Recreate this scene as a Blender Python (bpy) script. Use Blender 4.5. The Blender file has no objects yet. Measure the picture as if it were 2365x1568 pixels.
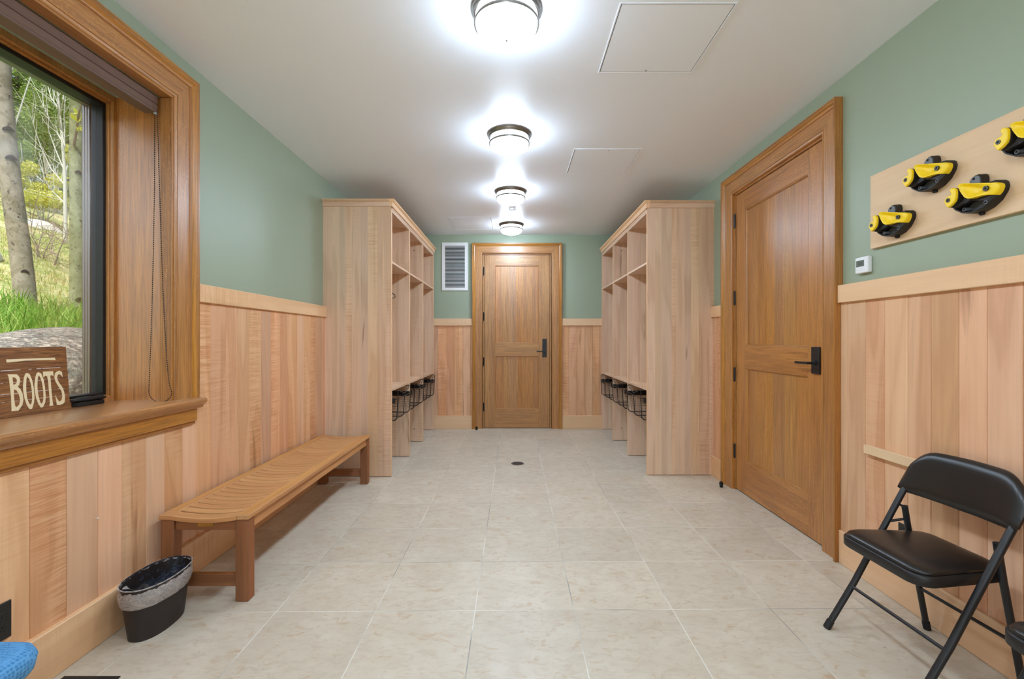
import bpy, bmesh, math, random
from mathutils import Vector, Matrix, Euler

PI = math.pi
SC = bpy.context.scene
COL = SC.collection
random.seed(7)

# ------------------------------------------------------------------ camera
cam_d = bpy.data.cameras.new('camera')
cam_d.sensor_width = 36.0
cam_d.lens = 1045.0 / 2365.0 * 36.0
cam_d.shift_x = -4.5 / 2365.0
cam_d.shift_y = 1.0 / 2365.0
cam_d.clip_start = 0.02
cam_d.clip_end = 200
cam = bpy.data.objects.new('camera', cam_d)
cam.location = (0, 0, 1.25)
cam.rotation_euler = (PI / 2, 0, 0)
COL.objects.link(cam)
SC.camera = cam

# ------------------------------------------------------------------ sky, exposure
SKY_STRENGTH = 0.098
LAMP_DOME = 32.0
LAMP_SIDE = 15.5
SUN_STRENGTH = 2.0
world = bpy.data.worlds.new('sky')
SC.world = world
world.use_nodes = True
wn = world.node_tree
for n in list(wn.nodes):
    wn.nodes.remove(n)
wo = wn.nodes.new('ShaderNodeOutputWorld')
wb = wn.nodes.new('ShaderNodeBackground')
sk = wn.nodes.new('ShaderNodeTexSky')
sk.sky_type = 'NISHITA'
sk.sun_disc = False
sk.sun_elevation = math.radians(56)
sk.sun_rotation = math.radians(195)
sk.air_density = 1.0
sk.dust_density = 4.0
sk.ozone_density = 1.0
hs = wn.nodes.new('ShaderNodeHueSaturation')
hs.inputs['Saturation'].default_value = 0.45
wn.links.new(sk.outputs[0], hs.inputs['Color'])
wn.links.new(hs.outputs[0], wb.inputs[0])
wb.inputs[1].default_value = SKY_STRENGTH
wn.links.new(wb.outputs[0], wo.inputs[0])

sun_d = bpy.data.lights.new('sun', 'SUN')
sun_d.energy = SUN_STRENGTH
sun_d.angle = math.radians(3)
sun_d.color = (1.0, 0.96, 0.9)
sun = bpy.data.objects.new('sun', sun_d)
sun.rotation_euler = Vector((-0.22, 0.62, -1.0)).to_track_quat('-Z', 'Y').to_euler()
COL.objects.link(sun)

SC.view_settings.view_transform = 'Standard'
SC.view_settings.look = 'None'
SC.view_settings.gamma = 1
SC.view_settings.use_curve_mapping = False
SC.view_settings.exposure = 1.5
try:
    SC.cycles.max_bounces = 10
    SC.cycles.diffuse_bounces = 6
    SC.cycles.transparent_max_bounces = 24
    SC.cycles.sample_clamp_indirect = 6.0
    SC.cycles.use_denoising = True
except Exception:
    pass

# ------------------------------------------------------------------ room measures (metres)
XL, XR = -1.745, 1.85          # painted wall faces
PL, PR = -1.722, 1.836         # plank faces
RL, RR = -1.705, 1.817         # chair rail faces
BL, BR = -1.700, 1.8225        # baseboard faces
YB = 6.385                     # back wall face
YF = -2.3                      # wall behind the viewpoint
ZC = 2.732                     # ceiling
RZ0, RZ1 = 1.457, 1.556        # chair rail
BZ = 0.185                     # baseboard height

# ------------------------------------------------------------------ materials
def lin(c):
    c = c / 255.0
    return c / 12.92 if c <= 0.04045 else ((c + 0.055) / 1.055) ** 2.4

def rgb(r, g, b, k=1.0):
    return (lin(r) * k, lin(g) * k, lin(b) * k, 1.0)

class NT:
    def __init__(self, name):
        self.m = bpy.data.materials.new(name)
        self.m.use_nodes = True
        self.t = self.m.node_tree
        self.b = self.t.nodes['Principled BSDF']
        self.out = self.t.nodes['Material Output']
    def n(self, typ, **kw):
        x = self.t.nodes.new(typ)
        for k, v in kw.items():
            setattr(x, k, v)
        return x
    def link(self, a, b):
        self.t.links.new(a, b)
    def put(self, sock, v):
        if isinstance(v, bpy.types.NodeSocket):
            self.link(v, sock)
        else:
            sock.default_value = v
    def math(self, op, a, b=0.0, c=None, clamp=False):
        x = self.n('ShaderNodeMath', operation=op)
        x.use_clamp = clamp
        self.put(x.inputs[0], a)
        self.put(x.inputs[1], b)
        if c is not None:
            self.put(x.inputs[2], c)
        return x.outputs[0]
    def vmul(self, v, s):
        x = self.n('ShaderNodeVectorMath', operation='MULTIPLY')
        self.put(x.inputs[0], v)
        x.inputs[1].default_value = s
        return x.outputs[0]
    def vadd(self, a, b):
        x = self.n('ShaderNodeVectorMath', operation='ADD')
        self.put(x.inputs[0], a)
        self.put(x.inputs[1], b)
        return x.outputs[0]
    def noise(self, v, scale=1.0, detail=3.0, rough=0.55, dist=0.0):
        x = self.n('ShaderNodeTexNoise')
        self.link(v, x.inputs['Vector'])
        x.inputs['Scale'].default_value = scale
        x.inputs['Detail'].default_value = detail
        x.inputs['Roughness'].default_value = rough
        x.inputs['Distortion'].default_value = dist
        return x.outputs['Fac']
    def mix(self, f, a, b, mode='MIX'):
        x = self.n('ShaderNodeMix', data_type='RGBA', blend_type=mode)
        self.put(x.inputs['Factor'], f)
        self.put(x.inputs['A'], a)
        self.put(x.inputs['B'], b)
        return x.outputs['Result']
    def ramp(self, f, pts):
        x = self.n('ShaderNodeValToRGB')
        self.put(x.inputs[0], f)
        e = x.color_ramp.elements
        while len(e) < len(pts):
            e.new(0.5)
        for i, (p, c) in enumerate(pts):
            e[i].position = p
            e[i].color = c if len(c) == 4 else (*c, 1)
        return x.outputs[0]
    def mr(self, f, a, b, c=0.0, d=1.0):
        x = self.n('ShaderNodeMapRange')
        self.put(x.inputs[0], f)
        for i, v in enumerate((a, b, c, d)):
            self.put(x.inputs[i + 1], v)
        return x.outputs[0]
    def obj_coord(self):
        return self.n('ShaderNodeTexCoord').outputs['Object']
    def bump(self, h, strength, dist=0.002):
        x = self.n('ShaderNodeBump')
        x.inputs['Strength'].default_value = strength
        x.inputs['Distance'].default_value = dist
        self.put(x.inputs['Height'], h)
        self.link(x.outputs[0], self.b.inputs['Normal'])

def plain(name, col, rough=0.5, metal=0.0, spec=0.5, coat=0.0):
    t = NT(name)
    t.b.inputs['Base Color'].default_value = col
    t.b.inputs['Roughness'].default_value = rough
    t.b.inputs['Metallic'].default_value = metal
    t.b.inputs['Specular IOR Level'].default_value = spec
    t.b.inputs['Coat Weight'].default_value = coat
    return t.m

_wc = {}
def wood(kind, axis='z'):
    """procedural timber; axis = grain direction in object space"""
    if (kind, axis) in _wc:
        return _wc[(kind, axis)]
    P = WOODS[kind]
    t = NT('%s wood grain %s' % (kind, axis))
    co = t.obj_coord()
    isl = t.n('ShaderNodeNewGeometry').outputs['Random Per Island']
    off = t.n('ShaderNodeCombineXYZ')
    for i, k in enumerate((13.7, 29.3, 41.1)):
        t.link(t.math('MULTIPLY', isl, k), off.inputs[i])
    v = t.vadd(co, off.outputs[0])
    def S(across, along):
        s = [across] * 3
        s['xyz'.index(axis)] = along
        return tuple(s)
    r2 = t.math('FRACT', t.math('MULTIPLY', isl, 7.31))
    r3 = t.math('FRACT', t.math('MULTIPLY', isl, 23.17))
    fine = t.noise(t.vmul(v, S(P['fine'], P['fine'] * 0.03)), 1, 4, 0.65)
    broad = t.noise(t.vmul(v, S(P['broad'], P['broad'] * P.get('stretch', 0.11))), 1, 2, 0.5, 0.6)
    ring = t.math('SINE', t.math('MULTIPLY', broad, P['rings']))
    ring = t.mr(ring, 0.2, 1.0, 0.0, 1.0)
    col = t.mix(t.mr(broad, 0.3, 0.7), P['c0'], P['c1'])
    col = t.mix(t.math('MULTIPLY', ring, P['ring_w']), col, P['dark'])
    col = t.mix(t.math('MULTIPLY', t.mr(fine, 0.42, 0.75), P['fine_w']), col, P['dark'])
    # cross-grain figure
    if P.get('curl'):
        cv = t.noise(t.vmul(v, S(5, 120)), 1, 2, 0.6, 0.4)
        patch = t.mr(t.noise(t.vmul(v, S(3.0, 1.0)), 1, 1), 0.46, 0.64)
        w = t.math('MULTIPLY', t.math('MULTIPLY', patch, t.mr(r2, 0.3, 0.9, 0.08, 1.0)), P['curl'])
        col = t.mix(t.math('MULTIPLY', t.mr(cv, 0.45, 0.68), w), col, P['curl_c'])
        col = t.mix(t.math('MULTIPLY', t.mr(cv, 0.5, 0.3), t.math('MULTIPLY', w, 0.6)), col, P['lite'])
    if P.get('flake'):
        fv = t.noise(t.vmul(v, S(80, 34)), 1, 2, 0.5, 1.8)
        pm = t.mr(t.noise(t.vmul(v, S(4, 1.0)), 1, 1), 0.45, 0.6)
        col = t.mix(t.math('MULTIPLY', t.math('MULTIPLY', t.mr(fv, 0.56, 0.64), pm), P['flake']), col, P['lite'])
    if P.get('streak'):
        sv = t.noise(t.vmul(v, S(9, 0.75)), 1, 3, 0.6, 0.5)
        col = t.mix(t.math('MULTIPLY', t.mr(sv, 0.66, 0.74), P['streak']), col, P['streak_c'])
    # board to board variation
    hv = t.n('ShaderNodeHueSaturation')
    t.link(t.mr(r3, 0, 1, 0.5 - P['hue'], 0.5 + P['hue']), hv.inputs['Hue'])
    t.link(t.mr(r2, 0, 1, 1 - P['sat'], 1 + P['sat']), hv.inputs['Saturation'])
    t.link(t.mr(isl, 0, 1, 1 - P['var'], 1 + P['var']), hv.inputs['Value'])
    t.link(col, hv.inputs['Color'])
    t.link(hv.outputs[0], t.b.inputs['Base Color'])
    t.b.inputs['Roughness'].default_value = P['rough']
    t.b.inputs['Specular IOR Level'].default_value = 0.5
    t.b.inputs['Coat Weight'].default_value = P.get('coat', 0.0)
    t.b.inputs['Coat Roughness'].default_value = P.get('coat_rough', 0.22)
    t.bump(fine, P.get('bump', 0.08), 0.0012)
    _wc[(kind, axis)] = t.m
    return t.m

WOODS = {
    # pale planks of the wainscot
    'maple': dict(c0=rgb(234, 188, 148), c1=rgb(216, 162, 120), dark=rgb(170, 112, 74), lite=rgb(240, 205, 170),
                  curl_c=rgb(186, 122, 82), streak_c=rgb(140, 92, 56), curl=0.6, streak=0.6, fine=60, broad=7, rings=26,
                  ring_w=0.20, fine_w=0.18, hue=0.005, sat=0.08, var=0.10, rough=0.42, bump=0.05),
    # light rails and skirting
    'railwood': dict(c0=rgb(240, 202, 160), c1=rgb(226, 183, 138), dark=rgb(186, 132, 88), lite=rgb(245, 215, 178),
                  curl_c=rgb(200, 148, 102), streak_c=rgb(150, 105, 66), curl=0.5, streak=0.2, fine=60, broad=5, rings=18,
                  ring_w=0.12, fine_w=0.12, hue=0.004, sat=0.08, var=0.05, rough=0.4, bump=0.04),
    # greyer maple of the lockers
    'locker': dict(c0=rgb(228, 198, 170), c1=rgb(210, 177, 146), dark=rgb(168, 126, 92), lite=rgb(230, 198, 165),
                  curl_c=rgb(178, 130, 94), streak_c=rgb(120, 80, 50), curl=0.45, streak=0.6, fine=60, broad=7, rings=24,
                  ring_w=0.18, fine_w=0.22, hue=0.006, sat=0.10, var=0.09, rough=0.42, bump=0.04),
    'oak': dict(c0=rgb(194, 134, 64), c1=rgb(172, 110, 46), dark=rgb(92, 54, 22), lite=rgb(214, 160, 92),
                  fine=150, broad=9, stretch=0.05, rings=34, ring_w=0.18, fine_w=0.7, flake=0.34, hue=0.004, sat=0.06, var=0.09,
                  rough=0.36, coat=0.6, coat_rough=0.34, bump=0.10),
    'teak': dict(c0=rgb(212, 160, 106), c1=rgb(194, 138, 88), dark=rgb(130, 80, 42), lite=rgb(220, 170, 115),
                  fine=90, broad=10, stretch=0.06, rings=26, ring_w=0.15, fine_w=0.35, hue=0.006, sat=0.08, var=0.10,
                  rough=0.5, bump=0.10),
    'teakdark': dict(c0=rgb(156, 98, 56), c1=rgb(136, 82, 46), dark=rgb(86, 50, 26), lite=rgb(170, 110, 66),
                  fine=90, broad=10, stretch=0.06, rings=26, ring_w=0.15, fine_w=0.40, hue=0.004, sat=0.06, var=0.07,
                  rough=0.5, bump=0.12),
    'board': dict(c0=rgb(232, 200, 160), c1=rgb(222, 186, 144), dark=rgb(196, 152, 110), lite=rgb(242, 215, 180),
                  curl_c=rgb(208, 165, 122), streak_c=rgb(150, 110, 76), curl=0.5, streak=0.2, fine=50, broad=5, rings=18,
                  ring_w=0.10, fine_w=0.15, hue=0.0, sat=0.0, var=0.0, rough=0.5, bump=0.03),
}

def varnished(axis):
    m = wood('oak', axis).copy()
    m.name = 'varnished oak reveal ' + axis
    b = m.node_tree.nodes['Principled BSDF']
    b.inputs['Coat Weight'].default_value = 1.0
    b.inputs['Coat IOR'].default_value = 1.75
    b.inputs['Coat Roughness'].default_value = 0.28
    b.inputs['Specular IOR Level'].default_value = 0.8
    return m

def wall_paint():
    t = NT('sage green paint')
    co = t.obj_coord()
    n = t.noise(co, 260, 2)
    t.b.inputs['Base Color'].default_value = rgb(154, 167, 144)
    t.b.inputs['Roughness'].default_value = 0.42
    t.bump(n, 0.05, 0.0006)
    return t.m

def ceiling_paint():
    t = NT('white ceiling paint')
    co = t.obj_coord()
    n = t.noise(co, 180, 2)
    t.b.inputs['Base Color'].default_value = rgb(238, 243, 250)
    t.b.inputs['Roughness'].default_value = 0.38
    t.b.inputs['Specular IOR Level'].default_value = 0.4
    t.bump(n, 0.03, 0.0005)
    return t.m

def tile_floor():
    t = NT('limestone tile')
    co = t.obj_coord()
    sp = t.n('ShaderNodeSeparateXYZ')
    t.link(co, sp.inputs[0])
    P = 0.4572
    u = t.math('DIVIDE', t.math('ADD', sp.outputs[0], 0.1795 + P * 20), P)
    yy = t.math('SUBTRACT', sp.outputs[1], t.math('MULTIPLY', sp.outputs[0], 0.010))
    v = t.math('DIVIDE', t.math('ADD', yy, -2.0917 + P * 20), P)
    fu, fv = t.math('FRACT', u), t.math('FRACT', v)
    du = t.math('MINIMUM', fu, t.math('SUBTRACT', 1.0, fu))
    dv = t.math('MINIMUM', fv, t.math('SUBTRACT', 1.0, fv))
    d = t.math('MULTIPLY', t.math('MINIMUM', du, dv), P)
    grout = t.mr(d, 0.0014, 0.0023, 1.0, 0.0)
    cell = t.n('ShaderNodeCombineXYZ')
    t.link(t.math('FLOOR', u), cell.inputs[0])
    t.link(t.math('FLOOR', v), cell.inputs[1])
    wnz = t.n('ShaderNodeTexWhiteNoise', noise_dimensions='3D')
    t.link(cell.outputs[0], wnz.inputs['Vector'])
    off = t.vmul(wnz.outputs['Color'], (37, 37, 37))
    w = t.vadd(co, off)
    a = t.noise(w, 5, 4, 0.6, 0.4)
    b = t.noise(t.vmul(w, (18, 34, 20)), 1, 5, 0.65, 0.6)
    c = t.noise(t.vmul(w, (13, 20, 16)), 1, 6, 0.7, 0.8)
    e = t.noise(w, 42, 2, 0.5, 0.3)
    col = t.mix(t.mr(a, 0.3, 0.7), rgb(210, 199, 180), rgb(197, 184, 163))
    col = t.mix(t.math('MULTIPLY', t.mr(b, 0.48, 0.68), 0.75), col, rgb(190, 174, 152))
    col = t.mix(t.math('MULTIPLY', t.mr(c, 0.56, 0.68), 0.9), col, rgb(188, 162, 130))
    col = t.mix(t.math('MULTIPLY', t.mr(e, 0.74, 0.78), 0.7), col, rgb(168, 138, 108))
    hv = t.n('ShaderNodeHueSaturation')
    t.link(t.mr(wnz.outputs['Value'], 0, 1, 0.95, 1.05), hv.inputs['Value'])
    t.link(col, hv.inputs['Color'])
    gcol = t.mix(t.mr(t.noise(co, 1.7, 2), 0.40, 0.54), rgb(142, 138, 130), rgb(226, 222, 212))
    fin = t.mix(grout, hv.outputs[0], gcol)
    t.link(fin, t.b.inputs['Base Color'])
    t.link(t.mr(b, 0.3, 0.7, 0.34, 0.46), t.b.inputs['Roughness'])
    h = t.math('SUBTRACT', t.math('MULTIPLY', a, 0.15), grout)
    t.bump(h, 0.25, 0.001)
    return t.m

def sign_wood():
    t = NT('printed brown plank sign')
    co = t.obj_coord()
    a = t.noise(t.vmul(co, (20, 9, 190)), 1, 4, 0.7, 0.4)
    b = t.noise(t.vmul(co, (6, 3, 26)), 1, 3, 0.6)
    col = t.mix(t.mr(a, 0.35, 0.65), rgb(176, 120, 66), rgb(84, 52, 30))
    col = t.mix(t.math('MULTIPLY', t.mr(b, 0.4, 0.65), 0.55), col, rgb(110, 68, 38))
    sp = t.n('ShaderNodeSeparateXYZ')
    t.link(co, sp.inputs[0])
    m = None
    for z, w in ((0.1857, 0.0011), (0.0925, 0.0011), (0.062, 0.0006), (0.137, 0.0006)):
        dz = t.math('ABSOLUTE', t.math('SUBTRACT', sp.outputs[2], z))
        k = t.mr(dz, w, w + 0.0004, 1.0, 0.0)
        m = k if m is None else t.math('MAXIMUM', m, k)
    br = t.mr(t.noise(t.vmul(co, (30, 30, 8)), 1, 2), 0.44, 0.52)
    col = t.mix(t.math('MULTIPLY', m, br), col, rgb(214, 206, 200))
    t.link(col, t.b.inputs['Base Color'])
    t.b.inputs['Roughness'].default_value = 0.5
    return t.m

def aspen_bark(tint):
    t = NT('aspen bark')
    co = t.obj_coord()
    a = t.noise(t.vmul(co, (9, 9, 60)), 1, 3, 0.6, 0.6)
    b = t.noise(t.vmul(co, (5, 5, 5)), 1, 4, 0.6, 0.8)
    c = t.noise(t.vmul(co, (16, 16, 9)), 1, 3, 0.7, 1.6)
    col = t.mix(t.mr(b, 0.35, 0.65), rgb(*tint), rgb(tint[0] - 40, tint[1] - 40, tint[2] - 46))
    col = t.mix(t.math('MULTIPLY', t.mr(a, 0.63, 0.7), 0.6), col, rgb(90, 80, 68))
    col = t.mix(t.math('MULTIPLY', t.mr(c, 0.57, 0.66), 0.85), col, rgb(48, 42, 38))
    t.link(col, t.b.inputs['Base Color'])
    t.b.inputs['Roughness'].default_value = 0.85
    return t.m

def leafy(name, c0, c1, c2, trans=0.25):
    t = NT(name)
    r = t.n('ShaderNodeNewGeometry').outputs['Random Per Island']
    col = t.ramp(r, [(0.0, c0), (0.5, c1), (1.0, c2)])
    t.link(col, t.b.inputs['Base Color'])
    t.b.inputs['Roughness'].default_value = 0.6
    tr = t.n('ShaderNodeBsdfTranslucent')
    t.link(col, tr.inputs[0])
    ms = t.n('ShaderNodeMixShader')
    ms.inputs[0].default_value = trans
    t.link(t.b.outputs[0], ms.inputs[1])
    t.link(tr.outputs[0], ms.inputs[2])
    t.link(ms.outputs[0], t.out.inputs[0])
    return t.m

def hillside_mat():
    t = NT('spring meadow ground')
    co = t.obj_coord()
    a = t.noise(co, 0.8, 5, 0.65, 0.5)
    b = t.noise(co, 6, 5, 0.7, 0.5)
    c = t.noise(t.vmul(co, (22, 22, 40)), 1, 4, 0.7, 1.5)
    col = t.mix(t.mr(a, 0.42, 0.58), rgb(148, 164, 78), rgb(214, 200, 152))
    col = t.mix(t.math('MULTIPLY', t.mr(b, 0.45, 0.62), 0.7), col, rgb(96, 124, 40))
    col = t.mix(t.math('MULTIPLY', t.mr(c, 0.5, 0.66), 0.75), col, rgb(226, 216, 182))
    t.link(col, t.b.inputs['Base Color'])
    t.b.inputs['Roughness'].default_value = 0.95
    t.bump(c, 0.8, 0.03)
    return t.m

def granite():
    t = NT('speckled granite')
    co = t.obj_coord()
    a = t.noise(t.vmul(co, (5, 5, 9)), 1, 6, 0.7, 0.8)
    b = t.noise(co, 36, 4, 0.7, 0.4)
    c = t.noise(co, 11, 4, 0.6, 1.0)
    col = t.mix(t.mr(a, 0.35, 0.65), rgb(150, 142, 134), rgb(88, 86, 84))
    col = t.mix(t.math('MULTIPLY', t.mr(b, 0.5, 0.6), 0.75), col, rgb(58, 58, 58))
    col = t.mix(t.math('MULTIPLY', t.mr(b, 0.46, 0.36), 0.6), col, rgb(212, 196, 182))
    col = t.mix(t.math('MULTIPLY', t.mr(c, 0.56, 0.66), 0.5), col, rgb(140, 150, 140))
    t.link(col, t.b.inputs['Base Color'])
    t.b.inputs['Roughness'].default_value = 0.9
    t.bump(t.math('ADD', a, t.math('MULTIPLY', b, 0.4)), 0.9, 0.03)
    return t.m

def glass_mat():
    t = NT('window glass')
    tr = t.n('ShaderNodeBsdfTransparent')
    tr.inputs[0].default_value = (0.95, 0.97, 0.96, 1)
    gl = t.n('ShaderNodeBsdfGlossy')
    gl.inputs['Roughness'].default_value = 0.0
    fr = t.n('ShaderNodeFresnel')
    fr.inputs[0].default_value = 1.45
    ms = t.n('ShaderNodeMixShader')
    t.link(t.math('MULTIPLY', fr.outputs[0], 0.35), ms.inputs[0])
    t.link(tr.outputs[0], ms.inputs[1])
    t.link(gl.outputs[0], ms.inputs[2])
    t.link(ms.outputs[0], t.out.inputs[0])
    t.t.nodes.remove(t.b)
    return t.m

def film_mat():
    t = NT('translucent plastic film')
    co = t.obj_coord()
    n = t.noise(t.vmul(co, (40, 40, 90)), 1, 4, 0.7, 2.0)
    t.b.inputs['Base Color'].default_value = rgb(214, 204, 198)
    t.b.inputs['Roughness'].default_value = 0.28
    t.bump(n, 0.9, 0.006)
    tr = t.n('ShaderNodeBsdfTransparent')
    ms = t.n('ShaderNodeMixShader')
    t.link(t.mr(n, 0.35, 0.65, 0.62, 0.18), ms.inputs[0])
    t.link(t.b.outputs[0], ms.inputs[1])
    t.link(tr.outputs[0], ms.inputs[2])
    t.link(ms.outputs[0], t.out.inputs[0])
    return t.m

def film_inner_mat():
    t = NT('film against dark bin')
    co = t.obj_coord()
    n = t.noise(t.vmul(co, (25, 18, 40)), 1, 4, 0.7, 2.0)
    t.b.inputs['Base Color'].default_value = rgb(44, 48, 60)
    t.b.inputs['Roughness'].default_value = 0.16
    t.bump(n, 1.0, 0.012)
    return t.m

def seat_fabric():
    t = NT('blue woven upholstery')
    co = t.obj_coord()
    vo = t.n('ShaderNodeTexVoronoi')
    vo.inputs['Scale'].default_value = 110
    vo.inputs['Randomness'].default_value = 0.25
    t.link(co, vo.inputs['Vector'])
    col = t.mix(t.mr(vo.outputs['Distance'], 0.25, 0.55), rgb(56, 122, 176), rgb(92, 156, 206))
    t.link(col, t.b.inputs['Base Color'])
    t.b.inputs['Roughness'].default_value = 0.85
    t.bump(vo.outputs['Distance'], 0.5, 0.002)
    return t.m

def lamp_glass():
    t = NT('lit opal glass')
    sp = t.n('ShaderNodeSeparateXYZ')
    t.link(t.obj_coord(), sp.inputs[0])
    e = t.n('ShaderNodeEmission')
    e.inputs[0].default_value = (0.66, 0.82, 1.0, 1)
    t.link(t.mr(sp.outputs[2], -0.088, -0.066, LAMP_DOME, LAMP_SIDE), e.inputs[1])
    t.link(e.outputs[0], t.out.inputs[0])
    t.t.nodes.remove(t.b)
    return t.m

def emis(name, col, s):
    t = NT(name)
    e = t.n('ShaderNodeEmission')
    e.inputs[0].default_value = col
    e.inputs[1].default_value = s
    t.link(e.outputs[0], t.out.inputs[0])
    t.t.nodes.remove(t.b)
    return t.m

M = dict(
    green=wall_paint(), ceil=ceiling_paint(), tile=tile_floor(), sign=sign_wood(),
    bark=aspen_bark((156, 148, 134)), bark2=aspen_bark((152, 158, 124)), palebark=plain('pale branch bark', rgb(190, 190, 180), 0.8),
    conifer=leafy('evergreen needles', rgb(62, 92, 44), rgb(108, 138, 62), rgb(158, 178, 96)),
    lime=leafy('yellow green spring leaves', rgb(178, 186, 62), rgb(206, 206, 92), rgb(226, 222, 130), 0.4),
    softgreen=leafy('soft spring leaves', rgb(106, 136, 58), rgb(140, 164, 82), rgb(176, 192, 118), 0.4),
    grass=leafy('grass blades', rgb(84, 138, 34), rgb(122, 168, 54), rgb(170, 186, 96), 0.35),
    strawgrass=leafy('dry grass blades', rgb(206, 190, 140), rgb(184, 176, 104), rgb(128, 152, 60), 0.3),
    twig=plain('grey twigs', rgb(150, 136, 124), 0.9),
    hill=hillside_mat(), rock=granite(), palerock=plain('pale granite', rgb(206, 202, 196), 0.9),
    glass=glass_mat(), film=film_mat(), filmin=film_inner_mat(), blue=seat_fabric(),
    black=plain('black frame enamel', rgb(20, 20, 22), 0.4),
    steelblack=plain('matt black steel', rgb(26, 27, 30), 0.38, 0.0, 0.5),
    vinyl=plain('black vinyl', rgb(22, 20, 19), 0.33, 0.0, 0.6),
    pan=plain('black painted pan', rgb(24, 23, 24), 0.45),
    rubber=plain('black rubber', rgb(16, 16, 17), 0.6),
    binplastic=plain('dark brown black plastic', rgb(40, 32, 30), 0.5),
    outlet=plain('black outlet plastic', rgb(22, 21, 21), 0.35),
    nickel=plain('brushed nickel', rgb(134, 128, 120), 0.36, 1.0),
    alu=plain('silver window cladding', rgb(150, 150, 153), 0.3, 1.0),
    darkalu=plain('dark grey window cladding', rgb(66, 66, 70), 0.35, 0.6),
    white=plain('white enamel', rgb(232, 232, 232), 0.45),
    thermo=plain('white thermostat plastic', rgb(236, 238, 242), 0.4),
    lcd=plain('grey green display', rgb(98, 106, 96), 0.25),
    dark=plain('dark cavity', rgb(8, 8, 8), 0.9),
    shade=plain('brown blind fabric', rgb(112, 86, 72), 0.8),
    shadeb=plain('brown blind rail', rgb(104, 78, 66), 0.45),
    brass=plain('brass', rgb(196, 160, 92), 0.35, 1.0),
    yellow=plain('yellow plastic', rgb(246, 208, 14), 0.4),
    blk=plain('black moulded plastic', rgb(30, 24, 20), 0.5),
    greyp=plain('grey plastic', rgb(96, 98, 102), 0.45),
    screw=plain('dark screw head', rgb(70, 66, 58), 0.35, 0.8),
    cream=plain('cream paint lettering', rgb(240, 222, 180), 0.6),
    lightgrey=plain('light grey shell', rgb(150, 152, 150), 0.5),
    drain=plain('stainless drain', rgb(120, 126, 128), 0.35, 0.9),
    register=plain('black floor register', rgb(24, 23, 24), 0.5),
    lamp=lamp_glass(),
    chain=plain('dark bead chain', rgb(44, 38, 36), 0.4, 0.5),
    gap=plain('shadow joint', rgb(110, 108, 104), 0.9),
)

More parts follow.
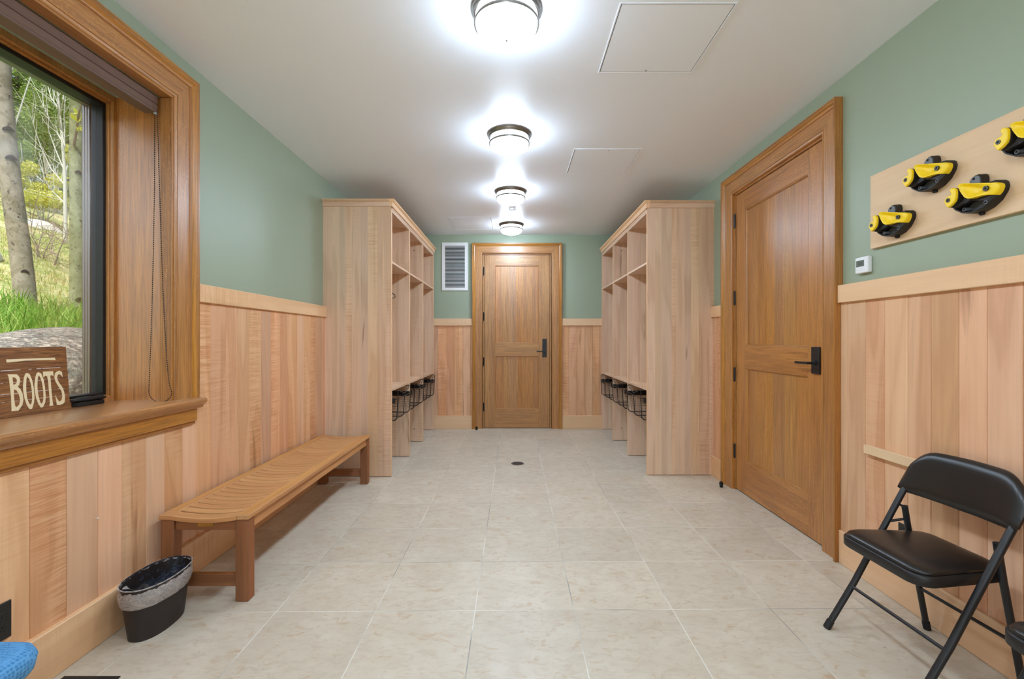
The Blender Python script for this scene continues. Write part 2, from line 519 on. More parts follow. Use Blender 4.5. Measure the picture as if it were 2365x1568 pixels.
# ------------------------------------------------------------------ mesh helpers
class MB:
    def __init__(self):
        self.bm = bmesh.new()
    def box(self, x0, x1, y0, y1, z0, z1, rot=None, piv=None):
        vs = [self.bm.verts.new((x, y, z)) for x in (x0, x1) for y in (y0, y1) for z in (z0, z1)]
        for f in ((0, 1, 3, 2), (4, 6, 7, 5), (0, 4, 5, 1), (2, 3, 7, 6), (0, 2, 6, 4), (1, 5, 7, 3)):
            self.bm.faces.new([vs[i] for i in f])
        if rot is not None:
            p = Vector(piv) if piv else Vector(((x0 + x1) / 2, (y0 + y1) / 2, (z0 + z1) / 2))
            for v in vs:
                v.co = p + rot @ (v.co - p)
        return self
    def tube(self, pts, r, seg=10, closed=False, caps=True):
        pts = [Vector(p) for p in pts]
        n = len(pts)
        rs = r if isinstance(r, (list, tuple)) else [r] * n
        rings = []
        up = None
        for i, p in enumerate(pts):
            if closed:
                d = (pts[(i + 1) % n] - pts[i - 1]).normalized()
            elif i == 0:
                d = (pts[1] - p).normalized()
            elif i == n - 1:
                d = (p - pts[-2]).normalized()
            else:
                d = ((pts[i + 1] - p).normalized() + (p - pts[i - 1]).normalized())
                d = d.normalized() if d.length > 1e-6 else (pts[i + 1] - p).normalized()
            if up is None:
                up = Vector((0, 0, 1)) if abs(d.z) < 0.9 else Vector((1, 0, 0))
            a = d.cross(up)
            if a.length < 1e-6:
                a = d.cross(Vector((0, 1, 0)))
            a.normalize()
            b = a.cross(d).normalized()
            up = b
            rings.append([self.bm.verts.new(p + (a * math.cos(2 * PI * k / seg) + b * math.sin(2 * PI * k / seg)) * rs[i]) for k in range(seg)])
        m = n if closed else n - 1
        for i in range(m):
            A, B = rings[i], rings[(i + 1) % n]
            for k in range(seg):
                self.bm.faces.new((A[k], A[(k + 1) % seg], B[(k + 1) % seg], B[k]))
        if caps and not closed:
            self.bm.faces.new(rings[0][::-1])
            self.bm.faces.new(rings[-1])
        return self
    def lathe(self, prof, seg=32, c=(0, 0, 0), axis='z'):
        """prof: list of (r, h)"""
        c = Vector(c)
        rings = []
        for r, h in prof:
            if r < 1e-6:
                p = (0, 0, h)
                rings.append([self.bm.verts.new(c + self._ax(Vector(p), axis))])
            else:
                rings.append([self.bm.verts.new(c + self._ax(Vector((r * math.cos(2 * PI * k / seg), r * math.sin(2 * PI * k / seg), h)), axis)) for k in range(seg)])
        for A, B in zip(rings, rings[1:]):
            if len(A) == 1 and len(B) == 1:
                continue
            for k in range(seg):
                if len(A) == 1:
                    self.bm.faces.new((A[0], B[(k + 1) % seg], B[k]))
                elif len(B) == 1:
                    self.bm.faces.new((A[k], A[(k + 1) % seg], B[0]))
                else:
                    self.bm.faces.new((A[k], A[(k + 1) % seg], B[(k + 1) % seg], B[k]))
        return self
    @staticmethod
    def _ax(v, axis):
        if axis == 'z':
            return v
        if axis == 'x':
            return Vector((v.z, v.x, v.y))
        return Vector((v.x, v.z, v.y))
    def disc(self, c, r, h, axis='z', seg=20):
        """short solid cylinder from c along axis by h"""
        return self.lathe([(0, 0), (r, 0), (r, h), (0, h)], seg, c, axis)
    def sphere(self, c, r, seg=12):
        n = max(4, seg // 2)
        return self.lathe([(r * math.sin(PI * i / n), -r * math.cos(PI * i / n)) for i in range(n + 1)], seg, c)
    def loft(self, rings, caps=True, closed=True):
        R = [[self.bm.verts.new(p) for p in ring] for ring in rings]
        for A, B in zip(R, R[1:]):
            n = len(A)
            for k in range(n if closed else n - 1):
                self.bm.faces.new((A[k], A[(k + 1) % n], B[(k + 1) % n], B[k]))
        if caps:
            self.bm.faces.new(R[0][::-1])
            self.bm.faces.new(R[-1])
        return self
    def prism(self, poly, f0, f1):
        """poly of 2D points; f0, f1 map a 2D point to 3D for the two ends"""
        return self.loft([[f0(p) for p in poly], [f1(p) for p in poly]])
    def quad(self, a, b, c, d):
        self.bm.faces.new([self.bm.verts.new(p) for p in (a, b, c, d)])
        return self
    def tri(self, a, b, c):
        self.bm.faces.new([self.bm.verts.new(p) for p in (a, b, c)])
        return self
    def move(self, v):
        bmesh.ops.translate(self.bm, verts=self.bm.verts[:], vec=Vector(v))
        return self
    def xform(self, m):
        bmesh.ops.transform(self.bm, matrix=m, verts=self.bm.verts[:])
        return self

def obj(name, mb, mat, parent=None, bevel=0.0, smooth=True, seg=2, angle=35, fixn=True, world=True, subsurf=0):
    """link the shapes of mb as ONE mesh object; world=True: authored in room coordinates"""
    if fixn:
        bmesh.ops.recalc_face_normals(mb.bm, faces=mb.bm.faces[:])
    if parent is not None and world:
        L = parent.location
        p = parent.parent
        while p is not None:
            L = L + p.location
            p = p.parent
        bmesh.ops.translate(mb.bm, verts=mb.bm.verts[:], vec=-L)
    me = bpy.data.meshes.new(name)
    mb.bm.to_mesh(me)
    mb.bm.free()
    if mat is not None:
        me.materials.append(mat)
    if smooth:
        me.polygons.foreach_set('use_smooth', [True] * len(me.polygons))
        me.set_sharp_from_angle(angle=math.radians(angle))
    o = bpy.data.objects.new(name, me)
    COL.objects.link(o)
    if parent is not None:
        o.parent = parent
    if bevel:
        b = o.modifiers.new('bevel', 'BEVEL')
        b.width = bevel
        b.segments = seg
        b.limit_method = 'ANGLE'
        b.angle_limit = math.radians(50)
        b.harden_normals = False
    if subsurf:
        s = o.modifiers.new('sub', 'SUBSURF')
        s.levels = subsurf
        s.render_levels = subsurf
    return o

def thing(name, label, cat, loc=(0, 0, 0), group=None, rotz=0.0):
    o = bpy.data.objects.new(name, None)
    COL.objects.link(o)
    o.location = loc
    o.rotation_euler = (0, 0, rotz)
    o.empty_display_size = 0.1
    o['label'] = label
    o['category'] = cat
    if group:
        o['group'] = group
    return o

def tag(o, label, cat, group=None, kind=None):
    o['label'] = label
    o['category'] = cat
    if group:
        o['group'] = group
    if kind:
        o['kind'] = kind
    return o

def struct(name, mb=None, mat=None, **kw):
    if mb is None:
        o = bpy.data.objects.new(name, None)
        COL.objects.link(o)
    else:
        o = obj(name, mb, mat, **kw)
    o['kind'] = 'structure'
    return o

def dup(root, loc, label, rotz=None):
    r = root.copy()
    COL.objects.link(r)
    r.location = loc
    if rotz is not None:
        r.rotation_euler = (0, 0, rotz)
    r['label'] = label
    for ch in list(root.children):
        c = ch.copy()
        COL.objects.link(c)
        c.parent = r
        for g in list(ch.children):
            d = g.copy()
            COL.objects.link(d)
            d.parent = c
    return r

# ================================================================== SETTING
WY0, WY1, WZ0, WZ1 = 0.45, 2.30, 0.925, 2.48         # window opening in the left wall
DY0, DY1, DZ1 = 2.690, 3.805, 2.472                  # door opening right wall
EX0, EX1 = -0.4335, 0.5235                           # door opening back wall
TH = 0.34

struct('floor', MB().box(-1.9, 2.1, YF - 0.1, YB + 0.2, -0.1, 0), M['tile'], smooth=False)
struct('ceiling', MB().box(XL - TH, 2.1, YF - 0.1, YB + 0.2, ZC, ZC + 0.1), M['ceil'], smooth=False)
wl = struct('wall_left', MB().box(XL - TH, XL, YF, WY0, 0, ZC).box(XL - TH, XL, WY1, YB + 0.15, 0, ZC)
            .box(XL - TH, XL, WY0, WY1, 0, WZ0).box(XL - TH, XL, WY0, WY1, WZ1, ZC), M['green'], smooth=False)
wr = struct('wall_right', MB().box(XR, XR + 0.2, YF, DY0, 0, ZC).box(XR, XR + 0.2, DY1, YB + 0.15, 0, ZC)
            .box(XR, XR + 0.2, DY0, DY1, DZ1, ZC).box(XR + 0.12, XR + 0.2, DY0, DY1, 0, DZ1), M['green'], smooth=False)
wbk = struct('wall_back', MB().box(XL, EX0, YB, YB + 0.15, 0, ZC).box(EX1, XR, YB, YB + 0.15, 0, ZC)
             .box(EX0, EX1, YB, YB + 0.15, DZ1, ZC).box(EX0, EX1, YB + 0.12, YB + 0.15, 0, DZ1), M['green'], smooth=False)
FX0, FX1, FZ0, FZ1 = -1.55, 1.65, 0.12, 2.55
wf = struct('wall_front', MB().box(XL - TH, FX0, YF - 0.12, YF, 0, ZC).box(FX1, XR + 0.2, YF - 0.12, YF, 0, ZC)
            .box(FX0, FX1, YF - 0.12, YF, 0, FZ0).box(FX0, FX1, YF - 0.12, YF, FZ1, ZC), M['green'], smooth=False)
w2 = struct('fill_window')  # unseen window added to let fill daylight in from behind the viewpoint
for x0, x1, z0, z1 in ((FX0, FX0 + .06, FZ0, FZ1), (FX1 - .06, FX1, FZ0, FZ1), (FX0 + .06, FX1 - .06, FZ0, FZ0 + .06), (FX0 + .06, FX1 - .06, FZ1 - .06, FZ1), (0.02, 0.08, FZ0 + .06, FZ1 - .06)):
    obj('window_frame', MB().box(x0, x1, YF - .10, YF - .03, z0, z1), M['black'], w2)
obj('glass_pane', MB().box(FX0 + .05, FX1 - .05, YF - .07, YF - .065, FZ0 + .05, FZ1 - .05), M['glass'], w2, smooth=False)

struct('bounce_slab', MB().box(-9, 9, -14, YF - 0.13, -0.2, -0.05), plain('pale concrete terrace', rgb(214, 210, 204), 0.8), smooth=False)  # unseen pale slab added to bounce daylight up to the ceiling

def planks(a0, a1, z0, z1, face, back, axis, w=0.125, skip=()):
    """vertical boards from a0 to a1 along the wall; axis 'y' for side walls, 'x' for the back wall"""
    mb = MB()
    a = a0
    i = 0
    rnd = random.Random(int(abs(a0 * 1000)) + int(abs(face) * 77))
    while a < a1 - 0.004:
        ww = w * rnd.uniform(0.86, 1.14)
        b = min(a + ww, a1)
        lo = z0
        hi = z1
        if axis == 'y':
            mb.box(min(face, back), max(face, back), a + 0.0006, b - 0.0006, lo, hi)
        else:
            mb.box(a + 0.0006, b - 0.0006, min(face, back), max(face, back), lo, hi)
        a = b
    return mb

def wainscot(name, mb, parent):
    return obj(name, mb, wood('maple', 'z'), parent, bevel=0.0022, seg=1, smooth=False)

wainscot('wainscot', planks(2.452, YB, BZ - 0.01, RZ0 + 0.01, PL, XL, 'y'), wl)
wainscot('wainscot', planks(WY0 - 0.2, 2.452, BZ - 0.01, 0.83, PL, XL, 'y'), wl)
wainscot('wainscot', planks(YF, WY0 - 0.2, BZ - 0.01, RZ0 + 0.01, PL, XL, 'y'), wl)
wainscot('wainscot', planks(YF, 2.5435, BZ - 0.01, RZ0 + 0.01, PR, XR, 'y', 0.128), wr)
wainscot('wainscot', planks(3.945, YB, BZ - 0.01, RZ0 + 0.01, PR, XR, 'y'), wr)
wainscot('wainscot', planks(XL, -0.588, BZ - 0.01, RZ0 + 0.01, YB - 0.016, YB, 'x', 0.115), wbk)
wainscot('wainscot', planks(0.673, XR, BZ - 0.01, RZ0 + 0.01, YB - 0.016, YB, 'x', 0.115), wbk)

RW, RWx = wood('railwood', 'y'), wood('railwood', 'x')
obj('chair_rail', MB().box(XL, RL, 2.449, 4.128, RZ0, RZ1), RW, wl, bevel=0.003)
obj('chair_rail', MB().box(XL, RL, YF, WY0 - 0.16, RZ0, RZ1), RW, wl, bevel=0.003)
obj('chair_rail', MB().box(RR, XR, YF, 2.5425, RZ0, RZ1), RW, wr, bevel=0.003)
obj('chair_rail', MB().box(RR, XR, 3.945, 4.178, RZ0, RZ1), RW, wr, bevel=0.003)
obj('chair_rail', MB().box(XL, -0.588, YB - 0.034, YB, RZ0 - 0.006, RZ1 - 0.006), RWx, wbk, bevel=0.003)
obj('chair_rail', MB().box(0.673, XR, YB - 0.034, YB, RZ0 - 0.006, RZ1 - 0.006), RWx, wbk, bevel=0.003)
struct('baseboard_left', MB().box(XL, BL, YF, YB - 0.03, 0, BZ), RW, bevel=0.004)
struct('baseboard_right', MB().box(BR, XR, YF, 2.5425, 0, BZ).box(BR, XR, 3.945, YB - 0.03, 0, BZ), RW, bevel=0.004)
struct('baseboard_back', MB().box(XL, -0.588, YB - 0.03, YB, 0, BZ).box(0.673, XR, YB - 0.03, YB, 0, BZ), RWx, bevel=0.004)

# ---- casings -----------------------------------------------------
CAS = [(0, 0), (0, .047), (.010, .047), (.013, .043), (.020, .043), (.024, .038), (.030, .034), (.038, .031), (.043, .026), (.0445, .0225), (.047, .0225),
       (.128, .0225), (.1295, .0195), (.132, .0195), (.133, .0225), (.143, .021), (.147, .016), (.147, 0)]

def casing_leg(a_out, sgn, z0, z_out, wall, nrm, axis):
    """vertical casing leg; a_out = outer edge, sgn toward the opening, nrm = sign of the room side"""
    mb = MB()
    def P(a, h, z):
        return Vector((wall + nrm * h, a, z)) if axis == 'y' else Vector((a, wall + nrm * h, z))
    mb.loft([[P(a_out + sgn * t, h, z0) for t, h in CAS], [P(a_out + sgn * t, h, z_out - t) for t, h in CAS]])
    return mb

def casing_head(a0, a1, z_out, wall, nrm, axis):
    mb = MB()
    def P(a, h, z):
        return Vector((wall + nrm * h, a, z)) if axis == 'y' else Vector((a, wall + nrm * h, z))
    mb.loft([[P(a0 + t, h, z_out - t) for t, h in CAS], [P(a1 - t, h, z_out - t) for t, h in CAS]])
    return mb

OZ, OX, OY = wood('oak', 'z'), wood('oak', 'x'), wood('oak', 'y')

# ---- doors -------------------------------------------------------
def door(name, axis, wall, nrm, o0, o1, s0, s1, p0, p1, zt_out):
    """o: outer casing edges, s: slab edges, p: panel edges along the wall"""
    root = struct(name)
    OA = OY if axis == 'y' else OX
    obj('casing', casing_leg(o0, 1, 0, zt_out, wall, nrm, axis), OZ, root, angle=20)
    obj('casing', casing_leg(o1, -1, 0, zt_out, wall, nrm, axis), OZ, root, angle=20)
    obj('casing', casing_head(o0, o1, zt_out, wall, nrm, axis), OA, root, angle=20)
    def bx(mb, a0, a1, d0, d1, z0, z1):
        lo, hi = sorted((wall - nrm * d0, wall - nrm * d1))
        if axis == 'y':
            mb.box(lo, hi, a0, a1, z0, z1)
        else:
            mb.box(a0, a1, lo, hi, z0, z1)
        return mb
    i0, i1, zi = o0 + 0.147, o1 - 0.147, zt_out - 0.147
    j = MB()
    bx(j, i0 - 0.004, s0 - 0.003, 0.0, 0.118, 0, zi)
    bx(j, s1 + 0.003, i1 + 0.004, 0.0, 0.118, 0, zi)
    obj('jamb', j, OZ, root, bevel=0.002)
    zs = zi - 0.016
    obj('jamb', bx(MB(), i0 - 0.004, i1 + 0.004, 0.0, 0.118, zs + 0.003, zi + 0.004), OA, root, bevel=0.002)
    obj('door_stop', bx(bx(bx(MB(), s0 - 0.003, s0 + 0.012, 0.058, 0.075, 0.0, zs), s1 - 0.012, s1 + 0.003, 0.058, 0.075, 0.0, zs), s0, s1, 0.058, 0.075, zs - 0.012, zs + 0.003), OZ, root)
    D0, D1 = 0.012, 0.056
    st = MB()
    obj('door_stile', bx(MB(), s0, p0, D0, D1, 0.008, zs), OZ, root, bevel=0.0015)
    obj('door_stile', bx(MB(), p1, s1, D0, D1, 0.008, zs), OZ, root, bevel=0.0015)
    for z0, z1 in ((0.008, 0.267), (1.025, 1.20), (2.305, zs)):
        obj('door_rail', bx(MB(), p0, p1, D0, D1, z0, z1), OA, root, bevel=0.0015)
    for z0, z1 in ((0.267, 1.025), (1.20, 2.305)):
        mb = MB()
        n = 6
        rnd = random.Random(int(z0 * 100) + int(s0 * 100))
        cuts = [p0 - 0.002] + sorted(p0 + (p1 - p0) * (k + rnd.uniform(-.22, .22)) / n for k in range(1, n)) + [p1 + 0.002]
        for a, b in zip(cuts, cuts[1:]):
            bx(mb, a, b, D0 + 0.016, D1 - 0.010, z0 - 0.002, z1 + 0.002)
        obj('door_panel', mb, OZ, root, smooth=False)
        # sticking (moulded bead round the panel)
        prof = [(0, 0.000), (0.0045, 0.000), (0.006, 0.004), (0.009, 0.004), (0.0125, 0.010), (0.0145, 0.0165), (0, 0.0165)]
        mb = MB()
        def Q(a, d, z):
            w = wall - nrm * (D0 + d)
            return Vector((w, a, z)) if axis == 'y' else Vector((a, w, z))
        cs = [(p0, z0, 1, 1), (p1, z0, -1, 1), (p1, z1, -1, -1), (p0, z1, 1, -1)]
        rings = [[Q(a + sa * t, d, z + sz * t) for t, d in prof] for a, z, sa, sz in cs]
        mb.loft(rings + [rings[0]], caps=False)
        obj('panel_moulding', mb, OZ, root, angle=25)
    return root

def lever(root, axis, wall, nrm, a, z0, z1, w, zl, dirn, cyl=None):
    def bx(mb, a0, a1, d0, d1, zz0, zz1):
        lo, hi = sorted((wall + nrm * d0, wall + nrm * d1))
        return mb.box(lo, hi, a0, a1, zz0, zz1) if axis == 'y' else mb.box(a0, a1, lo, hi, zz0, zz1)
    h = obj('door_handle', bx(MB(), a - w / 2, a + w / 2, -0.012, 0.0, z0, z1), M['steelblack'], root, bevel=0.002)
    mb = MB()
    def P(aa, d, z):
        return Vector((wall + nrm * d, aa, z)) if axis == 'y' else Vector((aa, wall + nrm * d, z))
    mb.tube([P(a, -0.002, zl), P(a, 0.010, zl)], 0.015, 18)
    mb.tube([P(a, 0.006, zl), P(a, 0.048, zl)], 0.0085, 12)
    bx(mb, min(a - dirn * 0.009, a + dirn * 0.115), max(a - dirn * 0.009, a + dirn * 0.115), 0.042, 0.055, zl - 0.0075, zl + 0.0075)
    obj('lever', mb, M['steelblack'], h, bevel=0.0015)
    if cyl:
        mb = MB()
        mb.tube([P(a, -0.002, cyl), P(a, 0.012, cyl)], 0.018, 18)
        mb.tube([P(a, 0.011, cyl), P(a, 0.013, cyl)], 0.012, 18)
        obj('lock_cylinder', mb, M['outlet'], h)

def hinges(root, axis, wall, nrm, a, zs):
    for z in zs:
        mb = MB()
        def P(aa, d, zz):
            return Vector((wall + nrm * d, aa, zz)) if axis == 'y' else Vector((aa, wall + nrm * d, zz))
        mb.tube([P(a, 0.000, z - 0.055), P(a, 0.000, z + 0.055)], 0.0085, 10)
        mb.tube([P(a, 0.000, z - 0.061), P(a, 0.000, z - 0.055)], 0.006, 10)
        mb.tube([P(a, 0.000, z + 0.055), P(a, 0.000, z + 0.061)], 0.006, 10)
        obj('hinge', mb, M['steelblack'], root)

d1 = door('door_1', 'y', XR, -1, 2.543, 3.948, 2.712, 3.786, 2.862, 3.648, 2.618)
lever(d1, 'y', XR, -1, 2.781, 1.041, 1.207, 0.074, 1.108, 1)
hinges(d1, 'y', XR, -1, 3.793, (2.244, 1.60, 0.962, 0.322))
d2 = door('door_2', 'x', YB, -1, -0.588, 0.676, -0.4165, 0.5045, -0.270, 0.354, 2.612)
lever(d2, 'x', YB, -1, 0.432, 1.006, 1.266, 0.062, 1.090, -1, 1.207)
hinges(d2, 'x', YB, -1, -0.4255, (2.22, 1.58, 0.943, 0.305))

# ---- window ------------------------------------------------------
w1 = struct('window_1')
obj('casing', casing_leg(2.446, -1, 0.943, 2.633, XL, 1, 'y'), OZ, w1, angle=20)
obj('casing', casing_leg(WY0 - 0.15, 1, 0.943, 2.633, XL, 1, 'y'), OZ, w1, angle=20)
obj('casing', casing_head(WY0 - 0.15, 2.446, 2.633, XL, 1, 'y'), OY, w1, angle=20)
# jamb liners: a lip by the casing then the deep panel
XI = -2.025
obj('jamb', MB().box(-1.792, XL + 0.014, 2.290, 2.312, 0.925, 2.477), OZ, w1, bevel=0.003)
obj('jamb', MB().box(XI, -1.792, 2.299, 2.316, 0.925, 2.48), varnished('z'), w1)
obj('jamb', MB().box(XI, XL + 0.014, WY0 - 0.01, WY0 + 0.008, 0.925, 2.48), OZ, w1)
obj('jamb', MB().box(-1.792, XL + 0.014, WY0, 2.30, 2.477, 2.495), OY, w1, bevel=0.003)
obj('jamb', MB().box(XI, -1.792, WY0, 2.31, 2.484, 2.497), OY, w1)
# interior stop
def ring(mb, x0, x1, y0, y1, z0, z1, t_y, t_zb, t_zt):
    mb.box(x0, x1, y0, y0 + t_y, z0, z1).box(x0, x1, y1 - t_y, y1, z0, z1)
    mb.box(x0, x1, y0 + t_y, y1 - t_y, z0, z0 + t_zb).box(x0, x1, y0 + t_y, y1 - t_y, z1 - t_zt, z1)
    return mb
obj('window_stop', ring(MB(), -2.040, -2.020, WY0 + 0.006, 2.302, 0.925, 2.49, 0.020, 0.044, 0.040), OZ, w1, bevel=0.003)
obj('window_stop', ring(MB(), -2.056, -2.038, WY0 + 0.006, 2.302, 0.925, 2.49, 0.026, 0.050, 0.052), OZ, w1, bevel=0.003)
sash = obj('window_frame', ring(MB(), -2.092, -2.054, WY0 + 0.006, 2.302, 0.925, 2.49, 0.041, 0.062, 0.070), M['black'], w1, bevel=0.002)
obj('glass_pane', MB().box(-2.083, -2.079, WY0 + 0.04, 2.265, 0.98, 2.425), M['glass'], w1, smooth=False)
obj('exterior_frame', ring(MB(), -2.118, -2.088, WY0 - 0.02, 2.32, 0.90, 2.51, 0.056, 0.085, 0.088), M['darkalu'], w1, bevel=0.002)
mb = MB()
for k in range(3):
    ring(mb, -2.166 + k * 0.016, -2.152 + k * 0.016, WY0 - 0.02, 2.32, 0.90, 2.51, 0.052 + 0.003 * k, 0.08 + 0.003 * k, 0.084 + 0.003 * k)
obj('exterior_cladding', mb, M['alu'], w1, bevel=0.004)
# stool and apron
mb = MB()
prof = [(-2.022, 0.915), (-2.022, 0.943), (-1.682, 0.943), (-1.668, 0.940), (-1.660, 0.932), (-1.659, 0.922), (-1.664, 0.913), (-1.672, 0.909), (-1.676, 0.905), (-1.683, 0.903), (-1.689, 0.896), (-1.693, 0.886), (-1.70, 0.884), (-1.745, 0.884), (-1.745, 0.915)]
P0, P1 = WY0 - 0.20, 2.462
mb.loft([[Vector((x, P0, z)) for x, z in prof], [Vector((x, P1 - 0.012, z)) for x, z in prof],
         [Vector((min(x, -1.67), P1, z if z < 0.93 else z - 0.004)) for x, z in prof]])
# trim the part inside the reveal to the opening
for v in mb.bm.verts:
    if v.co.x < -1.747 and v.co.y > 2.296:
        v.co.y = 2.296
    if v.co.x < -1.747 and v.co.y < WY0:
        v.co.y = WY0 + 0.002
obj('window_stool', mb, varnished('y'), w1, angle=25)
obj('window_apron', MB().box(XL, -1.700, WY0 - 0.15, 2.43, 0.818, 0.886).box(XL, -1.708, WY0 - 0.15, 2.426, 0.803, 0.818), OY, w1, bevel=0.003)
# crank at the foot of the sash
mb = MB()
mb.box(-2.022, -1.99, 2.065, 2.20, 0.9435, 0.962)
mb.loft([[Vector((-2.012 + 0.020 * math.cos(a), y, 0.972 + s * math.sin(a))) for a in [k * PI / 5 for k in range(10)]]
         for y, s in ((2.06, 0.006), (2.09, 0.012), (2.13, 0.013), (2.17, 0.009), (2.205, 0.012), (2.215, 0.006))])
obj('window_crank', mb, M['rubber'], w1, bevel=0.002)

# ================================================================== ROLLER BLIND
b = thing('roller_blind', 'rolled up brown roller blind under the head of the oak framed window', 'blind', (-1.83, 1.37, 2.39))
mb = MB()
prof = [(-1.795, 2.475), (-1.795, 2.425), (-1.797, 2.40), (-1.803, 2.392), (-1.86, 2.392), (-1.86, 2.475)]
mb.loft([[Vector((x, y, z)) for x, z in prof] for y in (WY0 + 0.012, 2.278)])
obj('cassette', mb, M['shade'], b)
obj('bottom_bar', MB().box(-1.7945, -1.790, WY0 + 0.012, 2.277, 2.432, 2.436).box(-1.803, -1.7925, WY0 + 0.012, 2.277, 2.388, 2.398), M['shadeb'], b, bevel=0.001)
def chain_pts():
    pts = []
    zt, zb = 2.40, 0.99
    for k in range(40):
        s = k / 39
        z = zt + (zb - zt) * s
        pts.append(Vector((-1.800 - 0.030 * s ** 2, 2.268, z)))
    for k in range(1, 12):
        a = PI * k / 12
        pts.append(Vector((-1.772 - 0.058 * math.cos(a), 2.268, zb - 0.052 * math.sin(a))))
    for k in range(40):
        s = k / 39
        z = zb + (zt - zb) * s
        pts.append(Vector((-1.714 - 0.072 * s ** 0.5, 2.268 - 0.002, z)))
    return pts
cp = chain_pts()
mb = MB()
d = 0.0
prev = cp[0]
nxt = 0.0
for p in cp:
    L = (p - prev).length
    while nxt <= d + L and L > 0:
        q = prev + (p - prev) * ((nxt - d) / L)
        mb.sphere(q, 0.0031, 6)
        nxt += 0.0105
    d += L
    prev = p
mb.tube(cp, 0.0008, 4)
obj('bead_chain', mb, M['chain'], b, fixn=False)
obj('chain_clutch', MB().sphere((-1.798, 2.270, 2.388), 0.010, 10), M['lightgrey'], b)

# ================================================================== BOOTS SIGN
LET = {
 'Bo': [(-0.2422, 0.1709), (-0.2087, 0.1683), (-0.2002, 0.1576), (-0.1981, 0.144), (-0.2023, 0.1264), (-0.2088, 0.1193), (-0.1985, 0.1059), (-0.1926, 0.0873), (-0.191, 0.0646), (-0.1965, 0.0429), (-0.2121, 0.0229), (-0.238, 0.0236), (-0.2367, 0.0289), (-0.235, 0.0858), (-0.2377, 0.1497), (-0.2392, 0.163)],
 'B1': [(-0.2254, 0.1575), (-0.2165, 0.1567), (-0.21, 0.1473), (-0.2106, 0.1384), (-0.2152, 0.13), (-0.2244, 0.1275)],
 'B2': [(-0.2225, 0.1097), (-0.2129, 0.103), (-0.2059, 0.0866), (-0.2032, 0.0662), (-0.2075, 0.0467), (-0.2172, 0.0374), (-0.223, 0.0423), (-0.2249, 0.0735), (-0.2245, 0.0955)],
 'Oo': [(-0.1713, 0.1716), (-0.1611, 0.1658), (-0.1531, 0.1422), (-0.1488, 0.1096), (-0.1481, 0.0727), (-0.1521, 0.0456), (-0.1612, 0.0217), (-0.1708, 0.0221), (-0.1801, 0.0405), (-0.1866, 0.0685), (-0.1896, 0.1004), (-0.1887, 0.1229), (-0.1829, 0.1539), (-0.1768, 0.1681)],
 'Oi': [(-0.1701, 0.1581), (-0.1626, 0.1431), (-0.1578, 0.1197), (-0.1565, 0.0921), (-0.1572, 0.0647), (-0.1606, 0.0468), (-0.1654, 0.0395), (-0.1713, 0.046), (-0.1763, 0.0649), (-0.1783, 0.0923), (-0.177, 0.1239), (-0.1739, 0.1486)],
 'Po': [(-0.126, 0.1713), (-0.1154, 0.1647), (-0.1071, 0.1382), (-0.1037, 0.1049), (-0.1036, 0.0672), (-0.107, 0.0417), (-0.1173, 0.0232), (-0.1263, 0.0215), (-0.1351, 0.0386), (-0.1421, 0.065), (-0.1454, 0.0954), (-0.145, 0.1185), (-0.1395, 0.1503), (-0.1329, 0.1672)],
 'Pi': [(-0.1247, 0.1584), (-0.1179, 0.1438), (-0.1135, 0.12), (-0.1119, 0.0917), (-0.1123, 0.0635), (-0.1158, 0.0452), (-0.1207, 0.0389), (-0.1251, 0.0395), (-0.1296, 0.0541), (-0.1334, 0.0802), (-0.1343, 0.1081), (-0.1318, 0.1357), (-0.1285, 0.1517)],
 'T': [(-0.107, 0.1723), (-0.0656, 0.1713), (-0.0648, 0.1489), (-0.0727, 0.1543), (-0.0786, 0.1524), (-0.0782, 0.1356), (-0.0783, 0.0903), (-0.0764, 0.0351), (-0.0737, 0.0232), (-0.0911, 0.0236), (-0.0879, 0.0367), (-0.088, 0.0842), (-0.0889, 0.1271), (-0.0914, 0.151), (-0.0992, 0.154), (-0.1076, 0.1476)],
 'S': [(-0.0369, 0.1715), (-0.0276, 0.1655), (-0.0257, 0.142), (-0.0311, 0.1511), (-0.0416, 0.1572), (-0.0481, 0.15), (-0.0502, 0.138), (-0.0442, 0.1205), (-0.0312, 0.0997), (-0.0241, 0.0793), (-0.0219, 0.052), (-0.0252, 0.0304), (-0.0342, 0.0243), (-0.0477, 0.0214), (-0.0548, 0.0236), (-0.0595, 0.0243), (-0.0624, 0.0668), (-0.0585, 0.0543), (-0.0523, 0.0414), (-0.0442, 0.0362), (-0.0364, 0.0441), (-0.0328, 0.0607), (-0.035, 0.0806), (-0.0456, 0.1012), (-0.0561, 0.1216), (-0.0608, 0.1389), (-0.0598, 0.1533), (-0.0542, 0.165), (-0.0455, 0.1699)],
 'L': [(-0.2433, 0.23), (-0.0543, 0.2302), (-0.0508, 0.2192), (-0.0865, 0.2208), (-0.1742, 0.2218), (-0.2412, 0.2172)]}
TILT = math.atan2(0.02, 0.2765)
sg = thing('boots_sign', 'brown plank sign lettered BOOTS leaning on the oak window sill', 'sign', (-1.99, 2.03, 0.9435))
RS = Matrix.Rotation(-TILT, 4, 'Y')
obj('sign_board', MB().box(-0.012, 0, -0.292, 0, 0, 0.277), M['sign'], sg, bevel=0.001, world=False)
